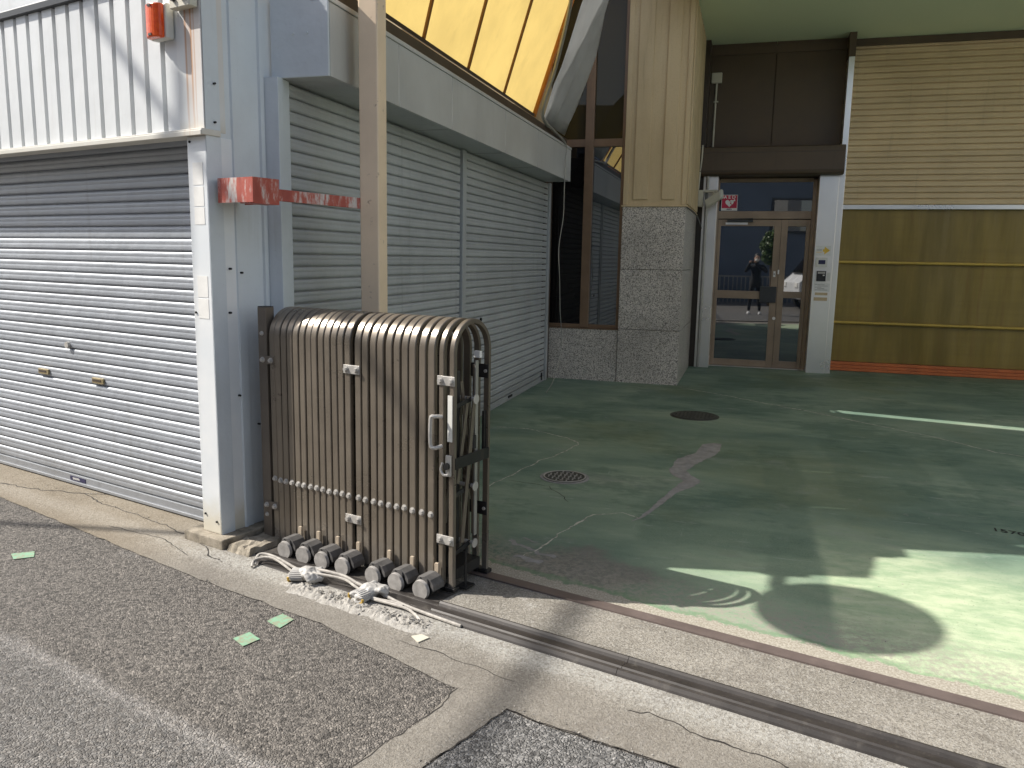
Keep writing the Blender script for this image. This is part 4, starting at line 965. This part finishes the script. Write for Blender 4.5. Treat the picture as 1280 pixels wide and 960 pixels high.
# unseen left block shaped to stop sun leaks into the yard, and upper floor
b = MB(); b.box(-9, -2.465, 8.28, 14, 2.78, 3.8); b.box(-9, -2.465, 8.0, 14, 3.801, 10.5); b.box(-9, -2.53, 9.76, 14, 0, 2.78); b.build('sun_stop_block', MAT['stucco'], mb_)
b = MB(); b.box(-.786, 9, 9.3, 14, 4.622, 8.5); b.box(-2.46, -.75, 9.97, 14, 7.5, 8.5); b.build('upper_floor', MAT['stucco'], mb_)
b = MB(); b.box(-.835, 9, 9.3, 12.3, 4.452, 4.62); b.build('soffit', MAT['soffit'], mb_)
b = MB(); b.box(-.80, 9, 12.32, 12.5, 0, 4.45); b.box(6.14, 9, 11.9, 12.31, 0, 4.44); b.build('back_wall', MAT['brown_panel'], mb_)
b = MB(); b.box(-.77, 1.05, 11.90, 11.925, 4.30, 4.40); b.box(1.06, 6.2, 12.02, 12.06, 4.36, 4.45); b.build('head_trim', MAT['brown_panel'], mb_, .003)
for x0, x1 in ((-.80, .137), (.145, 1.03)):
    MB().box(x0, x1, 11.93, 11.95, 3.0, 4.45).build('brown_panel', MAT['brown_panel'], mb_, .002)
rb = MB().prism([V(-.78, y, z) for y, z in ((11.5, 2.68), (11.49, 2.72), (11.49, 2.96), (11.505, 3.02), (11.54, 3.035), (11.92, 3.035), (11.92, 2.66), (11.54, 2.66))], AX * 1.85).build('roller_box', MAT['brown_panel'], mb_, .003)
MB().box(-.775, 1.06, 11.485, 11.4895, 2.945, 2.952).build('roller_box_seam', MAT['dark_brown'], rb)
MB().box(-.775, 1.06, 11.485, 11.4895, 2.705, 2.712).build('roller_box_seam', MAT['dark_brown'], rb)
# stainless jambs
MB().box(-.715, -.52, 11.62, 11.95, 0.008, 2.655).build('steel_jamb', MAT['steel'], mb_, .003)
MB().box(.79, 1.03, 11.64, 11.95, 0.008, 2.655).build('steel_jamb', MAT['steel'], mb_, .003)
MB().box(1.033, 1.105, 11.66, 12.05, 0.008, 4.15).build('steel_jamb', MAT['steel'], mb_, .003)
MB().box(1.025, 1.11, 11.655, 12.05, 4.15, 4.45).build('jamb_head', MAT['brown_panel'], mb_, .003)
# entrance door
DY = 11.93
def rail(x0, x1, z0, z1, par, y0=DY, y1=DY + .05, nm='frame_rail', mt='door_bronze'): return MB().box(x0, x1, y0, y1, z0, z1).build(nm, MAT[mt], par, .003)
dr = MB().box(-.555, -.505, DY - .01, DY + .06, .01, 2.63).build('entrance_door', MAT['door_bronze'], mb_, .003)
rail(.735, .788, .01, 2.63, dr, DY - .01, DY + .06); rail(-.503, .733, 2.60, 2.65, dr, DY - .01, DY + .06); rail(-.503, .733, 2.10, 2.205, dr, DY - .01, DY + .06)
rail(-.50, -.462, .015, 2.09, dr, nm='leaf_stile'); rail(.262, .352, .015, 2.09, dr, nm='leaf_stile'); rail(-.461, .261, 2.0, 2.09, dr, nm='leaf_rail'); rail(-.461, .261, .985, 1.095, dr, nm='leaf_rail'); rail(-.461, .261, .015, .11, dr, nm='leaf_rail')
rail(.356, .44, .015, 2.09, dr, nm='leaf_stile'); rail(.68, .732, .015, 2.09, dr, nm='leaf_stile'); rail(.441, .679, 2.0, 2.09, dr, nm='leaf_rail'); rail(.441, .679, 1.01, 1.10, dr, nm='leaf_rail'); rail(.441, .679, .015, .115, dr, nm='leaf_rail')
for x0, x1, z0, z1 in ((-.461, .261, .111, .984), (-.461, .261, 1.096, 1.999), (.441, .679, .116, 1.009), (.441, .679, 1.101, 1.999), (-.503, .733, 2.206, 2.599)):
    MB().box(x0, x1, DY + .02, DY + .03, z0, z1).build('pane', MAT['glass'], dr)
MB().box(-.5, .735, DY + .055, DY + .07, .011, 2.62).build('dark_interior', MAT['hole'], dr)
b = MB(); b.box(-.38, -.03, DY - .055, DY - .001, 2.055, 2.085); b.obox(V(-.33, DY - .07, 2.087), V(.30, -.01, .008), V(0, .02, 0), V(0, 0, .012)); b.build('door_closer', MAT['charcoal'], dr, .003)
MB().box(-.40, -.10, DY - .012, DY - .001, 2.02, 2.05).build('closer_plate', MAT['steel'], dr)
MB().box(.12, .345, DY - .03, DY - .0005, .94, 1.165).build('mail_box', MAT['charcoal'], dr, .006)
MB().box(.288, .318, DY - .012, DY - .0005, 1.30, 1.38).build('lock_plate', MAT['paper'], dr)
b = MB(); b.cyl(V(.30, DY - .012, 1.34), V(.30, DY - .02, 1.34), .008, 10); b.build('lock_cylinder', MAT['hole'], dr)
b = MB(); b.cyl(V(.335, DY, .72), V(.335, DY - .03, .72), .022, 12); b.build('door_knob', MAT['steel'], dr)
MB().box(.344, .364, DY - .03, DY - .001, 1.34, 1.40).build('pull', MAT['steel'], dr, .002)
MB().box(-.52, .79, DY - .09, DY - .02, .010, .016).build('threshold_plate', MAT['steel'], dr)
# sticker with AED
t = thing('aed_sign', 'red and white AED heart sticker on the glass above the door', 'sign', (-.365, DY + .012, 2.31))
MB().box(-.475, -.255, DY + .013, DY + .0185, 2.213, 2.432).build('board', MAT['paper'], t)
MB().box(-.468, -.262, DY + .0105, DY + .0128, 2.248, 2.425).build('red_field', MAT['signred'], t)
hp_ = []
for k in range(28):
    th = 2 * math.pi * k / 28; hx = 16 * math.sin(th) ** 3; hz = 13 * math.cos(th) - 5 * math.cos(2 * th) - 2 * math.cos(3 * th) - math.cos(4 * th)
    hp_.append(V(-.365 + hx * .0036, DY + .0102, 2.318 + hz * .0036))
MB().prism(hp_, V(0, -.002, 0)).build('heart', MAT['paper'], t)
MB().prism([V(x, DY + .0078, z) for x, z in ((-.362, 2.348), (-.335, 2.330), (-.352, 2.322), (-.325, 2.285), (-.36, 2.314), (-.345, 2.324))], V(0, -.001, 0)).build('bolt_mark', MAT['signred'], t)
MB().prism([V(x, DY + .0102, z) for x, z in ((-.335, 2.340), (-.295, 2.375), (-.285, 2.345))], V(0, -.002, 0)).build('arrow_mark', MAT['paper'], t)
text_mesh('A E D', .062, 'lettering', MAT['paper'], t, (-.365, DY + .0095, 2.398), Vector((1.05, 0, 0)), AZ, 0, .0015)
text_mesh('AED', .028, 'lettering', MAT['hole'], t, (-.365, DY + .0120, 2.231), Vector((1.3, 0, 0)), AZ, 0, .001)
# things on the right stainless jamb
JY = 11.64
def jthing(name, lab, cat, x0, x1, z0, z1, mat, d=.003):
    t = thing(name, lab, cat, ((x0 + x1) / 2, JY, (z0 + z1) / 2)); MB().box(x0, x1, JY - d, JY - .0005, z0, z1).build('plate', MAT[mat], t, .001 if d > .01 else 0); return t
t = jthing('arrow_sign', 'white sign with a yellow arrow pointing right on the steel jamb', 'sign', .80, .995, 1.605, 1.735, 'paper')
MB().prism([V(x, JY - .0035, z) for x, z in ((.915, 1.655), (.915, 1.62), (.985, 1.672), (.915, 1.724), (.915, 1.69), (.895, 1.69), (.895, 1.655))], V(0, -.001, 0)).build('arrow', MAT['yellow_ink'], t)
for z0 in (1.683, 1.665, 1.645): MB().box(.815, .885, JY - .0042, JY - .0034, z0, z0 + .007).build('text_line', MAT['yellow_ink'] if z0 < 1.66 else MAT['grey_ink'], t)
t = jthing('intercom', 'white intercom with a dark screen below the arrow sign', 'intercom', .818, .962, 1.452, 1.578, 'offwhite', .03)
MB().box(.848, .935, JY - .032, JY - .0302, 1.49, 1.545).build('screen', MAT['navy'], t)
t = jthing('card_reader', 'black card reader under the intercom', 'card reader', .838, .955, 1.262, 1.40, 'black', .035)
MB().box(.85, .943, JY - .037, JY - .0352, 1.362, 1.39).build('keypad', MAT['grey_ink'], t)
MB().box(.915, .938, JY - .037, JY - .0352, 1.335, 1.35).build('light', MAT['paper'], t)
jthing('small_notice', 'small grey notice beside the black card reader', 'notice', .966, 1.012, 1.27, 1.38, 'offwhite')
t = jthing('paper_notice', 'printed paper notice under the card reader', 'notice', .815, 1.015, 1.125, 1.235, 'paper')
for k in range(5): MB().box(.83 + .03 * (k % 2), .99 - .04 * (k % 3), JY - .0042, JY - .0034, 1.142 + k * .018, 1.149 + k * .018).build('text_line', MAT['grey_ink'], t)
jthing('brown_plate', 'upper of two small tan name plates on the steel jamb', 'plate', .835, .995, 1.075, 1.11, 'stucco', .004)
jthing('brown_plate', 'lower of two small tan name plates on the steel jamb', 'plate', .825, .995, 1.00, 1.045, 'stucco', .004)
# camera and boxes by the left jamb
t = thing('security_camera', 'ivory security camera on an arm left of the entrance', 'camera', (-.6, 11.45, 2.4))
MB().obox(V(-.655, 11.40, 2.215), V(.19, -.05, .125), V(.02, .10, 0), V(-.03, -.01, .10)).build('housing', MAT['ivory'], t, .012, 3)
MB().obox(V(-.475, 11.35, 2.33), V(.03, -.008, .02), V(.02, .10, 0), V(-.018, -.01, .11)).build('sun_hood', MAT['offwhite'], t, .006)
MB().box(-.77, -.70, 11.45, 11.60, 2.24, 2.46).build('mount_box', MAT['ivory'], t, .01)
MB().box(-.70, -.51, 11.48, 11.54, 2.43, 2.465).build('arm', MAT['ivory'], t, .006)
MB().cyl(V(-.56, 11.5, 2.43), V(-.57, 11.45, 2.34), .022, 10).build('swivel', MAT['ivory'], t)
o = MB().tube(smooth([V(-.66, 11.56, 2.65), V(-.66, 11.56, 1.2), V(-.66, 11.56, .02)], 3), .021, 10).build('conduit_pipe', MAT['pipe']); tag(o, 'thick grey vertical pipe beside the left steel jamb', 'pipe')
t = thing('wall_junction_box', 'small ivory box with a conduit on the dark brown panel', 'box', (-.62, 11.92, 4.0))
MB().box(-.70, -.56, 11.885, 11.9295, 3.935, 4.075).build('box', MAT['ivory'], t, .01)
MB().tube([V(-.628, 11.91, 3.935), V(-.632, 11.91, 3.5), V(-.636, 11.91, 3.036)], .013, 8).build('conduit', MAT['ivory'], t)
MB().box(-.655, -.595, 11.895, 11.9295, 3.68, 3.70).build('clip', MAT['ivory'], t)
t = thing('thin_conduit', 'thin ivory conduit curving down beside the ribbed column', 'pipe', (-.75, 11.4, 2.7))
MB().tube(smooth([V(-.742, 11.45, 3.05), V(-.745, 11.46, 2.9), V(-.762, 11.5, 2.7), V(-.775, 11.5, 2.45)], 4), .011, 8).build('tube', MAT['ivory'], t)
o = MB().tube(smooth([V(-.79, 9.74, 2.13), V(-.74, 10.6, 2.10), V(-.72, 11.3, 2.02), V(-.71, 11.55, 1.95)], 4), .008, 7).build('black_cable', MAT['black']); tag(o, 'black cable slung along the column from the granite ledge to the pipe', 'cable')
# large beige shutter half open over the olive curtain
sh3 = MB().box(1.12, 6.2, 12.13, 12.16, 2.26, 4.40).build('shutter', MAT['beige_shutter'], mb_)
slats(sh3, V(1.118, 12.09, 0), AX, -AY, 5.0, 2.305, 4.41, .0781, MAT['beige_shutter'], GSLAT, wob=.001)
MB().box(1.118, 6.12, 12.06, 12.12, 2.24, 2.30).build('bottom_bar', MAT['steel'], sh3, .004)
MB().box(8.2, 9, 2.6, 12.31, 0, 7.0).build('sky_blocker_wall', MAT['fascia'], mb_)  # unseen wall added to cut sky light from the right
cu = thing('vinyl_curtain', 'olive vinyl sheet curtain hanging below the half open beige shutter', 'curtain', (3.5, 12.12, 0))
for z0, z1 in ((.14, .665), (.71, 1.505), (1.55, 2.26)):
    vs = []; fs = []; nu, nv = 70, 6
    for i in range(nu + 1):
        for j in range(nv + 1):
            x = 1.13 + 5.0 * i / nu; z = z0 + (z1 - z0) * j / nv
            vs.append(V(x, 12.14 + .018 * mnoise.noise(V(x * 1.6, z * .8, 2)) + .006 * mnoise.noise(V(x * 6, z * 1.2, 5)), z))
    for i in range(nu):
        for j in range(nv): a = i * (nv + 1) + j; fs.append((a, a + nv + 1, a + nv + 2, a + 1))
    MB().add(vs, fs, True).build('sheet', MAT['olive'], cu)
for z0 in (1.525, .69):
    MB().cyl(V(1.13, 12.10, z0), V(6.13, 12.10, z0), .020, 10).build('rod', MAT['rod'], cu)
    MB().box(1.13, 6.13, 12.125, 12.17, z0 - .026, z0 + .026).build('sleeve', MAT['olive'], cu)
for k, (z0, z1, y0) in enumerate(((.012, .05, 12.05), (.052, .092, 12.06), (.094, .135, 12.075))):
    MB().box(1.12, 6.13, y0, 12.16, z0, z1).build('kick_strip', MAT['orange'], cu, .006)

# ------------------------------------------------------------------ the other side of the street, seen in the door glass
opp = thing('opposite_building', 'dark blue grey sheet-clad building across the street', 'building', FP(0, 10.5, 0))
b = MB(); b.fbox(FP, 16, -16, 10.5, 16, 0, 6.4); b.build('wall', MAT['opp_wall'], opp)
for s0 in (5, 1, -3, -7):
    f_ = MB().fbox(FP, s0 - .9, s0 + .9, 10.44, 10.495, 2.6, 3.9).build('window', MAT['charcoal'], opp)
    MB().fbox(FP, s0 - .82, s0 + .82, 10.42, 10.439, 2.68, 3.82).build('pane', MAT['glass'], f_)
fn = thing('picket_rail', 'low grey railing in front of the building across the street', 'fence', FP(0, 9.9, 0))
MB().fbox(FP, 14, -14, 9.88, 9.92, .95, 1.0).build('rail', MAT['pipe'], fn)
first = MB().fbox(FP, 8, 7.97, 9.885, 9.915, 0, .949).build('picket', MAT['pipe'], fn)
for k in range(1, 100): copy_at(first, -S * .16 * k, fn)
tr = thing('small_tree', 'small leafy street tree across the street', 'tree', (.62, -5.4, 0))
MB().tube([V(.62, -5.4, 0), V(.65, -5.4, .8), V(.60, -5.38, 1.5), V(.62, -5.4, 2.1)], [.06, .05, .04, .02], 8).build('trunk', MAT['bark'], tr)
b = MB(); rq = random.Random(11)
for i in range(2200):
    u = Vector((rq.gauss(0, 1), rq.gauss(0, 1), rq.gauss(0, 1))).normalized() * rq.random() ** .4; c = V(.62, -5.4, 2.0) + V(u.x * .42, u.y * .42, u.z * .6)
    c += V(.12 * mnoise.noise(c * 3), .1 * mnoise.noise(c * 2.3), 0); a = Vector((rq.gauss(0, 1), rq.gauss(0, 1), rq.gauss(0, 1))).normalized() * .06; q = a.orthogonal().normalized() * .03
    b.add([c - a, c + q, c + a, c - q], [(0, 1, 2, 3)])
stuff(b.build('crown', MAT['leaf'], tr))
van = thing('parked_van', 'white van parked at the far side of the street', 'van', (2.95, -4.4, 0))
vo = V(2.95, -4.4, 0); vx, vy = -S, N
def VP(a, q, z): return vo + vx * a + vy * q + AZ * z
MB().prism([VP(a, -.8, z) for a, z in ((-1.75, .35), (-1.78, .9), (-1.5, 1.15), (-1.0, 1.82), (-.8, 1.9), (1.7, 1.9), (1.75, 1.8), (1.75, .35))], vy * 1.6).build('body', MAT['van_white'], van, .05, 3)
MB().prism([VP(a, -.83, z) for a, z in ((-1.15, 1.12), (-.8, 1.72), (1.5, 1.72), (1.5, 1.12))], vy * .025).build('side_window', MAT['glass'], van)
MB().prism([VP(a, -.6, z) for a, z in ((-1.54, 1.16), (-1.06, 1.80), (-1.10, 1.80), (-1.58, 1.18))], vy * 1.2).build('windscreen', MAT['glass_black'], van)
for a in (-1.1, 1.1):
    for q in (-.84, .62):
        wl = MB().cyl(VP(a, q, .31), VP(a, q + .22, .31), .31, 22).build('wheel', MAT['rubber'], van)
        MB().cyl(VP(a, q - .012, .31), VP(a, q - .001, .31), .19, 18).build('hub_cap', MAT['zinc'], wl)
MB().box(0, .001, 0, .001, 0, .001)
for q in (-.7, .42): MB().obox(VP(-1.80, q, .72), vx * .04, vy * .26, AZ * .16).build('headlight', MAT['paper'], van, .01)
# overhead cables whose soft shadows lie on the street
def shadow_line(p, q, zz, r, lab):
    d_ = Vector((to_sun.x, to_sun.y, 0)) / to_sun.z
    a = V(*p, 0) + d_ * zz + AZ * zz; c = V(*q, 0) + d_ * zz + AZ * zz; e = (c - a)
    a2 = a - e * 3; c2 = c + e * 3; pts = []
    for k in range(25): pts.append(a2.lerp(c2, k / 24))
    o = MB().tube(pts, r, 8).build('overhead_cable', MAT['black']); tag(o, lab, 'cable', 'overhead cables along the street')
shadow_line((-3.6, 3.33), (-2.76, 3.475), 6.0, .028, 'black overhead cable high above the white building corner')
shadow_line((-.66, 2.95), (-.76, 2.034), 9.0, .034, 'thick black overhead cable crossing the street')

# ------------------------------------------------------------------ the photographer, mirrored in the door
def skinned(name, joints, edges, mat, parent, root=0, sub=2):
    me = bpy.data.meshes.new(name); org = ORG[parent.name]
    me.from_pydata([Vector(j[0]) - org for j in joints], edges, []); me.materials.append(mat)
    o = bpy.data.objects.new(name, me); col.objects.link(o); o.parent = parent; ORG[o.name] = org
    sk = o.modifiers.new('skin', 'SKIN'); sk.use_smooth_shade = True
    for i, j in enumerate(joints):
        r_ = j[1]; me.skin_vertices[0].data[i].radius = (r_, r_) if not isinstance(r_, tuple) else r_
        me.skin_vertices[0].data[i].use_root = (i == root)
    s_ = o.modifiers.new('sub', 'SUBSURF'); s_.levels = sub; s_.render_levels = sub
    return o
pr_ = thing('person', 'person in black jacket and trousers holding a phone up to take a picture', 'person', (.12, -.40, 0))
X0, Y0 = .12, -.40
J = [((X0, Y0, .92), (.15, .11)), ((X0, Y0 - .01, 1.12), (.14, .105)), ((X0, Y0 - .01, 1.30), (.165, .11)), ((X0, Y0, 1.42), (.09, .07)), ((X0, Y0 + .02, 1.475), .055), ((X0, Y0 + .03, 1.53), .052),
     ((X0 - .19, Y0, 1.385), .065), ((X0 - .30, Y0 + .14, 1.24), .047), ((X0 - .20, Y0 + .29, 1.45), .036), ((X0 - .19, Y0 + .315, 1.475), .03),
     ((X0 + .19, Y0, 1.385), .065), ((X0 + .29, Y0 + .16, 1.22), .047), ((X0 - .03, Y0 + .31, 1.45), .036), ((X0 - .035, Y0 + .325, 1.475), .03),
     ((X0 - .095, Y0, .86), .092), ((X0 - .13, Y0 + .02, .48), .063), ((X0 - .15, Y0 - .02, .10), .045), ((X0 + .095, Y0, .86), .092), ((X0 + .13, Y0 + .02, .48), .063), ((X0 + .15, Y0 - .02, .10), .045)]
E_ = [(0, 1), (1, 2), (2, 3), (3, 4), (4, 5), (2, 6), (6, 7), (7, 8), (8, 9), (2, 10), (10, 11), (11, 12), (12, 13), (0, 14), (14, 15), (15, 16), (0, 17), (17, 18), (18, 19)]
skinned('clothed_body', J, E_, MAT['black_cloth'], pr_)
b = MB(); hc = V(X0, Y0 + .045, 1.615)
b.sphere(hc, .105, 18, (.76, .9, 1.1)); b.sphere(hc + V(0, .085, -.015), .020, 8, (.8, 1, 1.3)); b.sphere(hc + V(-.08, .0, -.01), .025, 8, (.4, .8, 1.2)); b.sphere(hc + V(.08, .0, -.01), .025, 8, (.4, .8, 1.2))
b.build('head', MAT['skin'], pr_)
b = MB(); b.sphere(hc + V(0, -.02, .025), .112, 18, (.80, .92, 1.02)); b.build('hair', MAT['hair'], pr_)
b = MB(); b.sphere(hc + V(0, .055, -.055), .07, 14, (.85, .75, .8)); b.build('face_mask', MAT['paper'], pr_)
for sx in (-1, 1):
    b = MB(); b.sphere(hc + V(.03 * sx, .089, .012), .011, 8); b.build('eye', MAT['hair'], pr_)
    b = MB(); xf = X0 + .155 * sx; b.sphere(V(xf, Y0 + .04, .05), .06, 14, (.75, 2.1, .75)); b.box(xf - .045, xf + .045, Y0 - .08, Y0 + .16, .0, .025); b.build('shoe', MAT['shoe'], pr_)
for bx_, sx in ((X0 - .19, 1), (X0 - .035, -1)):                   # hands around the phone: palm, four curled fingers, thumb
    w0 = V(bx_, Y0 + .325, 1.47); jj = [(w0, .022), (w0 + V(0, .02, .03), .026), (w0 + V(.0, .025, .055), .022)]; ee = [(0, 1), (1, 2)]
    for k in range(4):
        p = w0 + V(.0, .03 - .006 * k, .062 - .016 * k); i0 = len(jj)
        jj += [(p + V(.018 * sx, .012, .006), .009), (p + V(.040 * sx, .010, .008), .0085), (p + V(.052 * sx, -.004, .006), .0075)]; ee += [(2 if k < 2 else 1, i0), (i0, i0 + 1), (i0 + 1, i0 + 2)]
    i0 = len(jj); jj += [(w0 + V(.014 * sx, -.004, .03), .011), (w0 + V(.032 * sx, -.012, .045), .009)]; ee += [(0, i0), (i0, i0 + 1)]
    skinned('hand', jj, ee, MAT['skin'], pr_, 0, 1)
ph = thing('smartphone', 'black phone held up by the person taking the picture', 'phone', (0, -.06, 1.5))
MB().box(-.075, .075, -.062, -.054, 1.462, 1.535).build('case', MAT['black'], ph, .006, 3)
MB().cyl(V(0, -.0535, 1.5), V(0, -.050, 1.5), .012, 14).build('lens', MAT['glass'], ph)

# ------------------------------------------------------------------ tidy
for o in scene.objects:
    if o.type == 'MESH' and 'label' not in o and o.parent is None and 'kind' not in o: print('UNTAGGED', o.name)
bpy.context.view_layer.update()
